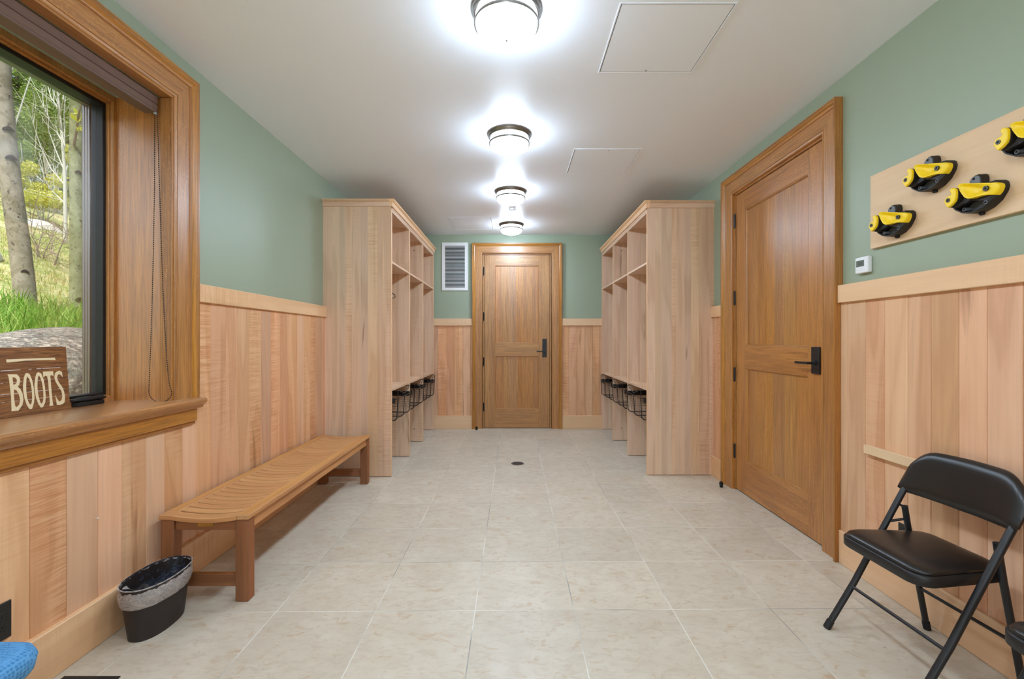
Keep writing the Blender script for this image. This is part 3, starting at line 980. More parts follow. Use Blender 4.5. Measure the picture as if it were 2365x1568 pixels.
def letters(name, loops, parent):
    cu = bpy.data.curves.new(name, 'CURVE')
    cu.dimensions = '2D'
    cu.fill_mode = 'BOTH'
    cu.extrude = 0.0006
    for lp in loops:
        sp = cu.splines.new('POLY')
        sp.points.add(len(lp) - 1)
        for q, (u, v) in zip(sp.points, lp):
            q.co = (u, v, 0, 1)
        sp.use_cyclic_u = True
    tmp = bpy.data.objects.new('tmp', cu)
    COL.objects.link(tmp)
    dg = bpy.context.evaluated_depsgraph_get()
    me = bpy.data.meshes.new_from_object(tmp.evaluated_get(dg))
    bpy.data.objects.remove(tmp)
    me.transform(Matrix(((0, 0, 1, 0.0008), (1, 0, 0, 0), (0, 1, 0, 0), (0, 0, 0, 1))))
    me.materials.clear()
    me.materials.append(M['cream'])
    o = bpy.data.objects.new(name, me)
    COL.objects.link(o)
    o.parent = parent
    return o
for loops in (('Bo', 'B1', 'B2'), ('Oo', 'Oi'), ('Po', 'Pi'), ('T',), ('S',)):
    letters('letter', [LET[k] for k in loops], sg)
letters('painted_stroke', [LET['L']], sg)
sg.rotation_euler = (0, -TILT, 0)

# ================================================================== CEILING LIGHTS
def make_light(loc, label):
    t = thing('ceiling_light', label, 'ceiling light', loc, 'round flush ceiling lights in a row')
    mb = MB().lathe([(0, 0), (.159, 0), (.159, -.006), (.1555, -.010), (.1535, -.018), (.1525, -.020), (.149, -.024), (.147, -.031), (.140, -.033), (.139, -.030), (0, -.030)], 48)
    obj('canopy', mb, M['nickel'], t, world=False, angle=30)
    mb = MB().lathe([(.134, -.030), (.136, -.062), (.1365, -.078), (.133, -.090), (.122, -.104), (.100, -.117), (.07, -.126), (.035, -.131), (0, -.132)], 48)
    obj('diffuser', mb, M['lamp'], t, world=False, angle=60)
    mb = MB()
    rp = [(.1375, -.060), (.1445, -.060), (.1465, -.064), (.1465, -.071), (.1445, -.075), (.1375, -.075), (.1375, -.060)]
    mb.lathe(rp, 48)
    obj('trim_ring', mb, M['nickel'], t, world=False, angle=30)
    for k in range(3):
        a = 2 * PI * k / 3 + 0.45
        x, y = .142 * math.cos(a), .142 * math.sin(a)
        obj('post', MB().tube([(x, y, -.030), (x, y, -.064)], 0.003, 8), M['nickel'], t, world=False)
    obj('finial', MB().lathe([(0.004, -.131), (.006, -.134), (.006, -.139), (.003, -.143), (0, -.144)], 12), M['nickel'], t, world=False)
    return t
LX = -0.033
L0 = make_light((LX, 2.03, ZC), 'nickel ringed round ceiling light closest to the viewer, cut by the photo top')
dup(L0, (LX, 3.265, ZC), 'nickel ringed round ceiling light level with the smaller right hand hatch')
dup(L0, (LX, 4.51, ZC), 'nickel ringed round ceiling light just in front of the small ceiling disc')
dup(L0, (LX, 5.80, ZC), 'nickel ringed round ceiling light farthest away, right before the back door')
dup(L0, (LX, 0.79, ZC), 'unseen nickel ringed round ceiling light added for fill, overhead just above the viewpoint')  # from here on, fixtures added out of view to brighten the room
dup(L0, (LX, -0.45, ZC), 'unseen nickel ringed round ceiling light added for fill, a little behind the viewpoint')
dup(L0, (LX, -1.65, ZC), 'unseen nickel ringed round ceiling light added for fill, nearest the wall behind the viewpoint')

tag(obj('ceiling_disc', MB().lathe([(0, 0), (.039, 0), (.039, -.010), (.036, -.018), (.024, -.021), (0, -.021)], 28).move((-0.018, 5.12, ZC)), M['white']),  # flat white disc, taken for a concealed sprinkler cover
    'small white ceiling disc between the two farthest round lights', 'ceiling disc')

def hatch(x0, x1, y0, y1, label, dot):
    t = thing('access_panel', label, 'access panel', ((x0 + x1) / 2, (y0 + y1) / 2, ZC), 'square access panels in the ceiling')
    w = 0.007
    mb = MB()
    mb.box(x0, x0 + w, y0, y1, ZC - 0.0035, ZC).box(x1 - w, x1, y0, y1, ZC - 0.0035, ZC)
    mb.box(x0 + w, x1 - w, y0, y0 + w, ZC - 0.0035, ZC).box(x0 + w, x1 - w, y1 - w, y1, ZC - 0.0035, ZC)
    obj('panel_frame', mb, M['ceil'], t, bevel=0.001)
    obj('panel_door', MB().box(x0 + w + .004, x1 - w - .004, y0 + w + .004, y1 - w - .004, ZC - 0.0025, ZC), M['ceil'], t, smooth=False)
    obj('shadow_gap', MB().box(x0 + w, x1 - w, y0 + w, y1 - w, ZC - 0.0006, ZC), M['gap'], t, smooth=False)
    obj('latch', MB().disc((x0 + (x1 - x0) * dot[0], y0 + (y1 - y0) * dot[1], ZC - 0.0045), 0.004, 0.003, seg=10), M['greyp'], t)
hatch(0.466, 0.984, 1.985, 2.506, 'larger looking white ceiling hatch beside the nearest round light', (0.5, 0.96))
hatch(0.466, 0.992, 3.505, 4.020, 'white ceiling hatch right of the second round light from the viewer', (0.52, 0.05))
hatch(-0.795, -0.272, 5.45, 6.055, 'white ceiling hatch left of the farthest round light', (0.5, 0.05))

# ================================================================== LOCKERS
WZ, WX, WYm = wood('locker', 'z'), wood('locker', 'x'), wood('locker', 'y')
def staves(mb, x0, x1, y0, y1, z0, z1, seed, n=9):
    rnd = random.Random(seed)
    cuts = [x0] + sorted(x0 + (x1 - x0) * (k + rnd.uniform(-.35, .35)) / n for k in range(1, n)) + [x1]
    for a, b_ in zip(cuts, cuts[1:]):
        mb.box(a, b_, y0, y1, z0, z1)
    return mb

def locker(label, xf, xb, Y, holes):
    """xf: front x, xb: wall x; Y: near faces of the four uprights"""
    s = 1 if xb > xf else -1
    t = thing('cubby_locker', label, 'locker', ((xf + xb) / 2, (Y[0] + Y[-1]) / 2, 0), 'maple cubby lockers along the side walls')
    lo, hi = min(xf, xb), max(xf, xb)
    T = 0.025
    top = 2.47
    fi = xf + s * 0.003
    edge0, edge1 = sorted((xf, fi))
    for i, y in enumerate(Y):
        nm = 'side_panel' if i in (0, len(Y) - 1) else 'divider'
        p = obj(nm, staves(MB(), min(fi, xb), max(fi, xb), y, y + T, 0.006, top, 11 + i + int(hi * 10), 9 if i == 0 else 5), WZ, t, smooth=False)
        obj('edge_band', MB().box(edge0, edge1, y, y + T, 0.006, top), wood('railwood', 'z'), p, smooth=False)
    obj('back_panel', staves(MB(), 0, 1, 0, 1, 0, 1, 3, 10).xform(Matrix(((0, 0.008, 0, xb - s * 0.008 - 0.004), (Y[-1] - Y[0] - T, 0, 0, Y[0] + T), (0, 0, top, 0), (0, 0, 0, 1)))), WZ, t, smooth=False)
    for y0, y1 in zip(Y, Y[1:]):
        a, b_ = y0 + T, y1
        bx0, bx1 = min(xf + s * 0.002, xb - s * 0.014), max(xf + s * 0.002, xb - s * 0.014)
        obj('shelf', MB().box(bx0, bx1, a, b_, 1.955, 1.975), WYm, t, bevel=0.001)
        obj('seat_shelf', MB().box(bx0, bx1, a, b_, 0.780, 0.802), WYm, t, bevel=0.001)
        obj('hanging_rail', MB().tube([((xf + xb) / 2, a, 1.86), ((xf + xb) / 2, b_, 1.86)], 0.0125, 12), M['steelblack'], t)
        obj('drawer_runner', MB().box(xf + s * .05 - .002, xf + s * .05 + .002, a, a + .001, 0.7, 0.701), WYm, t, smooth=False) if False else None
    obj('top_panel', MB().box(lo, hi, Y[0] + 0.001, Y[-1] + T - 0.001, top - 0.018, top + 0.040), WYm, t, smooth=False)
    f0, f1 = sorted((xf + s * 0.002, xf + s * 0.02))
    obj('fascia', MB().box(f0, f1, Y[0] + T, Y[-1], 2.425, top), WYm, t, smooth=False)
    # crown: frieze board and projecting cap, along the front and returned on the near end
    def outx(d):
        return xf - s * d
    c0, c1 = sorted((outx(0.012), xf + s * 0.02))
    g0, g1 = sorted((outx(0.032), xf + s * 0.02))
    yn, yfar = Y[0], Y[-1] + T
    mb = MB()
    mb.box(c0, c1, yn - 0.012, yfar, top - 0.002, top + 0.043)
    prof_lo, prof_hi = (outx(0.018), outx(0.032))
    mb.loft([[Vector((outx(0.018), y - (0.018 if y == yn else 0), top + 0.040)), Vector((outx(0.032), y - (0.032 if y == yn else 0), top + 0.050)),
              Vector((outx(0.032), y - (0.032 if y == yn else 0), top + 0.060)), Vector((xf + s * 0.02, y - (0.032 if y == yn else 0), top + 0.060)),
              Vector((xf + s * 0.02, y - (0.018 if y == yn else 0), top + 0.040))] for y in (yn, yfar)])
    obj('crown_moulding', mb, wood('railwood', 'y'), t, smooth=False)
    e0, e1 = sorted((xf + s * 0.02, xb))
    mb = MB().box(e0, e1, yn - 0.012, yn + 0.0, top - 0.002, top + 0.043)
    mb.loft([[Vector((x, yn - 0.018, top + 0.040)), Vector((x, yn - 0.032, top + 0.050)), Vector((x, yn - 0.032, top + 0.060)), Vector((x, yn + 0.0, top + 0.060)), Vector((x, yn + 0.0, top + 0.040))] for x in (e0, e1)])
    obj('crown_moulding', mb, wood('locker', 'x'), t, smooth=False)
    for x, y, z in holes:
        obj('bolt_cap', MB().disc((x, y, z), 0.0055, -0.002, 'y', 12), M['dark'], t)
    return t
YL = (4.130, 4.847, 5.558, 6.300)
YR = (4.178, 4.885, 5.620, 6.325)
locker('tall three bay maple locker on the left wall behind the slatted bench', -1.1185, XL + 0.001, YL, [(-1.228, 5.558, 2.348), (-1.226, 5.558, 0.158)])
locker('tall three bay maple locker on the right wall beside the near oak door', 1.231, XR - 0.001, YR, [(1.335, 5.620, 2.36), (1.335, 5.620, 0.155)])

# ---- wire baskets (local: +x is outward, y along the bay) ----------
def make_basket(loc, label, rotz):
    t = thing('wire_basket', label, 'basket', loc, 'black wire baskets under the locker seats', rotz)
    hy = 0.256
    F, B = 0.030, -0.40          # front and back at the rim
    FB, BB = 0.018, -0.36        # at the floor of the basket
    zt, zb = -0.105, -0.310      # below the seat shelf top
    for y in (-hy, 0.0, hy):
        yb = y * 0.99
        mb = MB().tube([(B, y, zt), (BB - .003, yb, zb + .03), (BB + .02, yb, zb), (FB - .02, yb, zb), (FB + .001, yb, zb + .02), (F, y, zt + .0)], 0.0048, 8)
        obj('heavy_rib', mb, M['steelblack'], t, world=False)
    mb = MB()
    r = 0.0011
    n = 8
    for k in range(n + 1):
        y = -hy + 2 * hy * k / n
        mb.tube([(F, y, zt), (FB, y, zb + .02), (FB - .02, y, zb), (BB + .02, y, zb), (BB, y, zb + .03), (B, y, zt)], r, 5)
    for k in range(1, 7):
        q = k / 8
        z = zt + (zb + .015 - zt) * q
        xf_, xb_ = F + (FB - F) * q, B + (BB - B) * q
        mb.tube([(xf_, -hy, z), (xf_, hy, z), (xb_, hy, z), (xb_, -hy, z)], r, 5, closed=True)
    for k in range(1, 10):
        x = BB + (FB - BB) * k / 10
        for y in (-hy, hy):
            mb.tube([(x, y, zt), (x, y, zb)], r, 5)
        mb.tube([(x, -hy, zb), (x, hy, zb)], r, 5)
    obj('wire_mesh', mb, M['steelblack'], t, world=False)
    mb = MB()
    mb.tube([(F, -hy - .02, zt), (F, hy + .02, zt), (B, hy + .02, zt), (B, -hy - .02, zt)], 0.0038, 8, closed=True)
    obj('rim', mb, M['steelblack'], t, world=False)
    mb = MB()
    pts = []
    for k in range(41):
        y = -hy + 2 * hy * k / 40
        w = abs(y) / hy
        z = -0.030 - 0.050 * 0.5 * (1 + math.cos(PI * min(1, w * 1.25))) - (0.012 if 0.5 < w < 0.7 else 0.0)
        pts.append((F, y, z))
    mb.tube([(F, -hy, zt)] + pts + [(F, hy, zt)], 0.0036, 8)
    mb.tube([(F, hy, -0.030), (B, hy, -0.030)], 0.003, 6)
    mb.tube([(F, -hy, -0.030), (B, -hy, -0.030)], 0.003, 6)
    obj('front_wire', mb, M['steelblack'], t, world=False)
    for sgn in (-1, 1):
        y0, y1 = sorted((sgn * (hy + .022), sgn * (hy + .050)))
        obj('side_bracket', MB().box(B - .05, 0.012, y0, y1, -0.142, -0.094), M['steelblack'], t, world=False, bevel=0.002)
        y0, y1 = sorted((sgn * (hy + .050), sgn * (hy + .070)))
        obj('runner_block', MB().box(B - .05, -0.012, y0, y1, -0.150, -0.106), wood('railwood', 'x'), t, world=False, bevel=0.002)
    return t
bk = None
for i in range(3):
    yc = (YL[i] + 0.025 + YL[i + 1]) / 2
    pos = ('in the bay nearest the bench', 'in the middle bay', 'in the bay by the wall grille')[i]
    lab = 'wire basket under the left locker seat, %s' % pos
    if bk is None:
        bk = make_basket((-1.1185, yc, 0.802), lab, 0.0)
    else:
        dup(bk, (-1.1185, yc, 0.802), lab, 0.0)
for i in range(3):
    yc = (YR[i] + 0.025 + YR[i + 1]) / 2
    pos = ('in the bay nearest the oak side door', 'in the middle bay', 'in the bay by the back wall')[i]
    dup(bk, (1.231, yc, 0.802), 'wire basket under the right locker seat, %s' % pos, PI)

# ---- coat hangers ---------------------------------------------------
def make_hanger(loc, label):
    t = thing('coat_hanger', label, 'hanger', loc, 'black coat hangers in the left locker')
    w = 0.225
    mb = MB()
    pts = [(-w, 0, -0.165), (-w + .004, 0, -0.150), (-w + .02, 0, -0.138), (-.12, 0, -0.100), (-.04, 0, -0.062), (0, 0, -0.052), (.04, 0, -0.062), (.12, 0, -0.100), (w - .02, 0, -0.138), (w - .004, 0, -0.150), (w, 0, -0.165), (w - .006, 0, -0.178), (w - .02, 0, -0.183), (0, 0, -0.185), (-w + .02, 0, -0.183), (-w + .006, 0, -0.178)]
    mb.tube(pts, 0.0042, 8, closed=True)
    obj('hanger_frame', mb, M['steelblack'], t, world=False)
    mb = MB()
    mb.tube([(0, 0, -0.052), (0, 0, -0.014)] + [(0.0165 * math.sin(a), 0, 0.0 - 0.0165 * math.cos(a)) for a in [0.5 + k * 0.4 for k in range(10)]], 0.002, 6)
    obj('hook', mb, M['nickel'], t, world=False)
    return t
h = make_hanger((-1.432, 4.60, 1.858), 'black coat hanger in the left locker bay nearest the bench')
dup(h, (-1.432, 5.215, 1.858), 'black coat hanger barely showing in the left locker middle bay')

# ================================================================== BENCH
bn = thing('slatted_bench', 'long low teak bench with curved slats along the left wall', 'bench', (-1.475, 3.065, 0))
BX0, BX1, BY0, BY1, BH = -1.690, -1.262, 2.150, 3.975, 0.417
LGW = 0.062
TZ, TX, TY = wood('teakdark', 'z'), wood('teak', 'x'), wood('teak', 'y')
for lx in (BX0 + 0.004, BX1 - LGW - 0.006):
    for ly in (BY0 + 0.008, BY1 - 0.062):
        obj('leg', MB().box(lx, lx + LGW, ly, ly + 0.056, 0, 0.395), TZ, bn, bevel=0.004)
def sag(x):
    q = (x - (BX0 + BX1) / 2) / ((BX1 - BX0) / 2 - 0.05)
    return 0.016 * max(0.0, 1 - q * q)
def curved(y0, y1, th, x0, x1):
    mb = MB()
    n = 14
    rings = []
    for k in range(n + 1):
        x = x0 + (x1 - x0) * k / n
        z = BH - sag(x) - 0.001
        rings.append([Vector((x, y0, z - th)), Vector((x, y1, z - th)), Vector((x, y1, z)), Vector((x, y0, z))])
    mb.loft(rings)
    return mb
obj('seat_rail', MB().box(BX0, BX0 + 0.056, BY0 + 0.057, BY1 - 0.057, 0.3945, BH), TY, bn, bevel=0.003)
obj('seat_rail', MB().box(BX1 - 0.056, BX1, BY0 + 0.0, BY1 - 0.0, 0.3945, BH), TY, bn, bevel=0.003)
for y0, y1 in ((BY0, BY0 + 0.058), (BY1 - 0.058, BY1)):
    obj('seat_rail', curved(y0, y1, 0.0215, BX0, BX1 - 0.057), wood('teak', 'x'), bn, bevel=0.002)
ns = 29
sy0, sy1 = BY0 + 0.068, BY1 - 0.068
pitch = (sy1 - sy0) / ns
for k in range(ns):
    y = sy0 + pitch * k
    obj('slat', curved(y + 0.0045, y + pitch - 0.0045, 0.022, BX0 + 0.054, BX1 - 0.054), TX, bn, bevel=0.003)
TDY, TDX = wood('teakdark', 'y'), wood('teakdark', 'x')
obj('apron', MB().box(BX1 - 0.040, BX1 - 0.016, BY0 + 0.064, BY1 - 0.062, 0.336, 0.3945), wood('teak', 'y'), bn, bevel=0.002)
obj('apron', MB().box(BX0 + 0.014, BX0 + 0.038, BY0 + 0.064, BY1 - 0.062, 0.336, 0.3945), TDY, bn, bevel=0.002)
for y in (BY0 + 0.020, BY1 - 0.042):
    obj('apron', MB().box(BX0 + 0.066, BX1 - 0.068, y, y + 0.022, 0.338, 0.3935), TDX, bn, bevel=0.002)
    obj('stretcher', MB().box(BX0 + 0.066, BX1 - 0.068, y + 0.004, y + 0.028, 0.066, 0.126), TDX, bn, bevel=0.003)
pq = obj('name_plate', MB().box(-1.515, -1.443, BY0 + 0.0165, BY0 + 0.0202, 0.3555, 0.3735), M['brass'], bn, bevel=0.0005)

# ================================================================== WASTE BASKET
TC = Vector((-1.582, 1.980, 0))
def oval(cx, cy, ax, ay, z, n=40, rot=0.0, wob=0.0, seed=0, p=2.3):
    out = []
    rnd = random.Random(seed)
    ph = [rnd.uniform(0, 6.28) for _ in range(4)]
    for k in range(n):
        a = 2 * PI * k / n
        c, s_ = math.cos(a), math.sin(a)
        x = ax * math.copysign(abs(c) ** (2 / p), c)
        y = ay * math.copysign(abs(s_) ** (2 / p), s_)
        f = 1 + wob * (math.sin(5 * a + ph[0]) + 0.7 * math.sin(11 * a + ph[1]) + 0.5 * math.sin(17 * a + ph[2]))
        dz = wob * 0.10 * math.sin(7 * a + ph[3])
        out.append(Vector((cx + x * f, cy + y * f, z + dz)))
    return out
HB = 0.222
wbk_ = thing('waste_basket', 'small oval black wastebasket on the floor before the bench', 'bin', TC)
mb = MB()
rs = [oval(TC.x + .012, TC.y + 0.012, .070 + .024 * (z / HB), .124 + .030 * (z / HB), z) for z in (0.0, 0.004, 0.06, 0.12, 0.18, HB)]
ri = [oval(TC.x + .012, TC.y + 0.012, .0675 + .024 * (z / HB), .1215 + .030 * (z / HB), z) for z in (HB, 0.12, 0.006)]
mb.loft(rs + ri)
obj('bin_body', mb, M['binplastic'], wbk_, angle=50)
lin_ = thing('bin_liner', 'clear plastic bag turned over the rim of the black wastebasket', 'bin liner', (TC.x, TC.y, 0.15))
mb = MB()
cx_, cy_ = TC.x + .012, TC.y + .012
def crumple(rings, amp, seed):
    rn = random.Random(seed)
    ks = [(Vector((rn.uniform(-1, 1), rn.uniform(-1, 1), rn.uniform(-1, 1))).normalized() * rn.uniform(60, 230), rn.uniform(0, 6.28)) for _ in range(14)]
    out = []
    for ring in rings:
        rr = []
        for p in ring:
            n = sum(abs(math.sin(k.dot(p) + f)) for k, f in ks) / len(ks) - .64
            d = Vector((p.x - cx_, p.y - cy_, 0)).normalized()
            rr.append(p + d * n * amp * 2.2 + Vector((0, 0, n * amp)))
        out.append(rr)
    return out
sk_ = [oval(cx_, cy_, .0915 + .007 * math.sin(PI * min(1, k / 9)), .150 + .007 * math.sin(PI * min(1, k / 9)), .146 + .0082 * k, 160, wob=.007 - .0004 * k, seed=3 + k // 4) for k in range(10)]
sk_ += [oval(cx_, cy_, .0985, .1575, .2265, 160, wob=.004, seed=7), oval(cx_, cy_, .094, .153, .2285, 160, wob=.004, seed=7)]
mb.loft(crumple(sk_, .006, 5), caps=False)
obj('folded_skirt', mb, M['film'], lin_, angle=80, fixn=True)
mb = MB()
inn = []
for k in range(13):
    q = k / 12
    inn.append(oval(cx_ - .01 * q, cy_ + .01 * q, .094 - .082 * q ** 1.6, .153 - .125 * q ** 1.6, .2285 - .145 * math.sin(q * PI / 2), 160, wob=.004 + .03 * q, seed=12 + k // 5))
mb.loft(inn[:1] + crumple(inn[1:], .017, 9), caps=False)
obj('bag_lining', mb, M['filmin'], lin_, angle=80)
mb = MB()
mb.loft([[Vector((cx_ - .055 + .05 * u + .004 * math.sin(9 * v + k), cy_ - .118 + .075 * v + .02 * u, .217 - .05 * v * v - .012 * math.sin(3.1 * u) + 0.008 * math.sin(7 * v + 4 * u))) for v in [j / 8 for j in range(9)]] for k, u in enumerate([i / 8 for i in range(9)])], caps=False, closed=False)
obj('gathered_film', mb, M['film'], lin_, angle=80)

# ================================================================== RIGHT WALL THINGS
bd = tag(obj('mounting_board', MB().box(1.830, XR, 1.18, 2.324, 1.716, 2.090), wood('board', 'y'), bevel=0.002),
         'pale maple board carrying black and yellow holders on the green right wall', 'board')

def make_holder(loc, label):
    """u: along the wall toward the viewer (-y), w: up, o: out from the board (-x)"""
    t = thing('boot_holder', label, 'wall holder', loc, 'black and yellow holders on the maple board')
    def V(u, w, o):
        return Vector((-o, -u, w))
    # half bowl hull
    half = [(.083, .0555), (.093, .0466), (.097, .031), (.092, .0125), (.073, -.0153), (.0435, -.0356), (.018, -.0428), (0, -.0435)]
    outl = half + [(-u, w) for u, w in half[-2::-1]]
    cu, cw = 0.0, 0.02
    def ring(k, o):
        return [V(cu + (u - cu) * k, cw + (w - cw) * k, o) for u, w in outl]
    mb = MB()
    mb.loft([ring(1.0, 0.0), ring(1.0, .014), ring(.99, .034), ring(.965, .042), ring(.90, .0425), ring(.86, .028), ring(.82, .012)])
    obj('hull', mb, M['blk'], t, world=False, angle=40)
    mb = MB()
    mb.prism([(-.064, .060), (-.02, .066), (.05, .054), (.092, .042), (.099, .022), (.083, -.003), (.06, -.012), (.03, -.006), (0, .004), (-.025, .002), (-.052, -.012), (-.064, -.008)], lambda p: V(p[0] * .96, p[1], 0.004), lambda p: V(p[0], p[1], 0.044))
    obj('body_block', mb, M['blk'], t, world=False, bevel=0.004)
    # tab at the top
    mb = MB()
    mb.prism([(-.021, .050), (-.020, .088), (-.012, .098), (.002, .1045), (.014, .104), (.022, .098), (.0255, .086), (.027, .050)], lambda p: V(p[0], p[1], 0.0), lambda p: V(p[0], p[1] - .003, 0.035))
    obj('top_tab', mb, M['blk'], t, world=False, bevel=0.004)
    mb = MB()
    mb.prism([(-.0175, .060), (-.0165, .085), (-.009, .0935), (.002, .098), (.013, .0975), (.019, .092), (.0225, .083), (.0235, .060)], lambda p: V(p[0], p[1], 0.034), lambda p: V(p[0], p[1], 0.0362))
    f = obj('tab_face', mb, M['greyp'], t, world=False, bevel=0.001)
    obj('screw_hole', MB().disc(V(.000, .088, .0356), 0.0048, -0.0014, 'x', 12), M['dark'], f, world=False)
    # near jaw: yellow, scooped toward the far end
    top = [(-.0285, .070, .075), (-.0229, .0753, .075), (-.0117, .0750, .074), (.0193, .0648, .068), (.0491, .0557, .062), (.0729, .0481, .056), (.0959, .0414, .050), (.1045, .0344, .049), (.1065, .0259, .049), (.1045, .0165, .049), (.0984, .0054, .049), (.0899, -.0029, .050), (.0736, .0019, .052), (.0604, .0055, .056), (.044, .0068, .062), (.0246, .0055, .068), (.0104, .007, .072), (-.0021, .0163, .074), (-.0106, .0315, .075), (-.0202, .0497, .075)]
    c3 = Vector((.040, .034, .062))
    def sc(p, k, do=0.0):
        q = c3 + (Vector(p) - c3) * k
        return V(q.x, q.y, q.z + do)
    def dip(p):
        return max(0.0, min(1.0, (.062 - p[0]) / .04))
    mb = MB()
    mb.loft([[V(u * .985, w * .985, o - .022) for u, w, o in top], [V(u, w, o - .004) for u, w, o in top], [sc(p, .965, 0.0) for p in top], [sc(p, .88, .0005) for p in top],
             [sc(p, .74, -.004 * dip(p)) for p in top], [sc(p, .5, -.014 * dip(p)) for p in top], [sc(p, .2, -.013) for p in top]])
    j = obj('yellow_jaw', mb, M['yellow'], t, world=False, angle=60)
    obj('screw', MB().disc(V(.0657, .0288, .0605), 0.0098, 0.006, 'x', 18), M['screw'], j, world=False)
    obj('screw_socket', MB().disc(V(.0657, .0288, .0610), 0.0045, 0.004, 'x', 12), M['dark'], j, world=False)
    mb = MB()
    mb.prism([(.1003, .0185), (.0834, -.0075), (.0687, -.0162), (.0511, -.0123), (.0263, -.0045), (0, .0045), (-.0136, .018), (.0, .03), (.09, .03)], lambda p: V(p[0], p[1], .030), lambda p: V(p[0], p[1], .042 if p[0] > .03 else .050))
    obj('jaw_underside', mb, M['blk'], t, world=False, bevel=0.002)
    # far jaw: black wedge reaching out with a yellow end
    fj = [(-.0184, .054), (-.0264, .0618), (-.0324, .0642), (-.0389, .0632), (-.0424, .0575), (-.0415, .0510), (-.0367, .0430), (-.0385, .0372), (-.0524, .0357), (-.0600, .0312), (-.0645, .0230), (-.0654, .0166), (-.0630, .0080), (-.0596, .0033), (-.0509, -.0108), (-.0353, -.0038), (-.0226, .0066), (-.0179, .0196), (-.017, .0388)]
    mb = MB()
    mb.prism(fj, lambda p: V(p[0] * .9 - .004, p[1] * .9 + .004, 0.010), lambda p: V(p[0], p[1], 0.080))
    obj('far_jaw', mb, M['blk'], t, world=False, bevel=0.002)
    mb = MB()
    mb.prism([(-.052, -.0105), (-.02, .045), (.002, .05), (.012, .01), (-.018, .0), (-.045, -.0124)], lambda p: V(p[0], p[1], 0.030), lambda p: V(p[0] * (.85 if p[0] > -.03 else 1), p[1], 0.074 if p[0] < -.03 else .046))
    obj('far_jaw_web', mb, M['blk'], t, world=False, bevel=0.003)
    mb = MB()
    mb.prism(fj, lambda p: V(p[0], p[1], 0.079), lambda p: V(p[0] * .985 - .0006, p[1] * .985 + .0004, 0.0905))
    j2 = obj('yellow_jaw', mb, M['yellow'], t, world=False, bevel=0.0025)
    obj('screw', MB().disc(V(-.048, .0192, .0924), 0.0085, 0.003, 'x', 18), M['screw'], j2, world=False)
    obj('screw_socket', MB().disc(V(-.048, .0192, .0928), 0.004, 0.0014, 'x', 12), M['dark'], j2, world=False)
    obj('hull_floor', MB().prism([(p[0] * .86, (p[1] - .02) * .86 + .02) for p in outl], lambda p: V(p[0], p[1], .006), lambda p: V(p[0], p[1], .0125)), M['greyp'], t, world=False)
    for u, w in ((-.031, -.0225), (.051, -.0185)):
        obj('screw_boss', MB().disc(V(u, w, .044), 0.0075, 0.026, 'x', 14), M['greyp'], t, world=False)
        obj('screw_hole', MB().disc(V(u, w, .0446), 0.0045, 0.002, 'x', 12), M['dark'], t, world=False)
    mb = MB()
    mb.sphere(V(0.004, -.0475, 0.010), 0.0085, 14)
    mb.tube([V(.004, -.0475, 0.0), V(.004, -.0475, 0.010)], 0.006, 10)
    obj('bottom_knob', mb, M['rubber'], t, world=False)
    return t
bh = make_holder((1.830, 2.154, 1.788), 'black and yellow holder low on the maple board, closest to the thermostat')
dup(bh, (1.830, 1.962, 1.941), 'black and yellow holder high on the maple board, wholly in view')
dup(bh, (1.830, 1.765, 1.790), 'black and yellow holder low on the maple board, right of centre')
dup(bh, (1.830, 1.577, 1.941), 'black and yellow holder high on the maple board, cut by the right photo edge')

th = thing('thermostat', 'white wall thermostat with grey display between oak door and board', 'thermostat', (XR, 2.377, 1.645))
obj('case', MB().box(XR - 0.026, XR, 2.334, 2.421, 1.601, 1.686), M['thermo'], th, bevel=0.006, seg=3)
sc2 = obj('screen', MB().box(XR - 0.0275, XR - 0.0255, 2.358, 2.410, 1.636, 1.668), M['lcd'], th)
mb = MB()
for dy, dz, a, b_ in ((0, .008, .008, .0012), (0, -.008, .008, .0012), (.008, 0, .0012, .008), (-.008, 0, .0012, .008)):
    mb.box(XR - 0.0280, XR - 0.0274, 2.384 + dy - a / 1, 2.384 + dy + a / 1, 1.652 + dz - b_ / 1, 1.652 + dz + b_ / 1)
mb2 = MB()
mb2.box(XR - 0.0280, XR - 0.0274, 2.376, 2.392, 1.657, 1.6582).box(XR - 0.0280, XR - 0.0274, 2.376, 2.392, 1.6455, 1.6467).box(XR - 0.0280, XR - 0.0274, 2.376, 2.3772, 1.6455, 1.6582).box(XR - 0.0280, XR - 0.0274, 2.3908, 2.392, 1.6455, 1.6582)
mb.bm.free()
obj('display_mark', mb2, M['dark'], sc2)
for y in (2.403, 2.379):
    obj('button_mark', MB().box(XR - 0.0268, XR - 0.0258, y - .003, y + .003, 1.6165, 1.618), M['lightgrey'], th)

tag(obj('bumper_strip', MB().box(1.812, PR, 1.30, 2.348, 0.664, 0.709), wood('board', 'y'), bevel=0.003),
    'narrow pale wooden strip fixed to the wainscot behind the folding chair', 'wood strip')

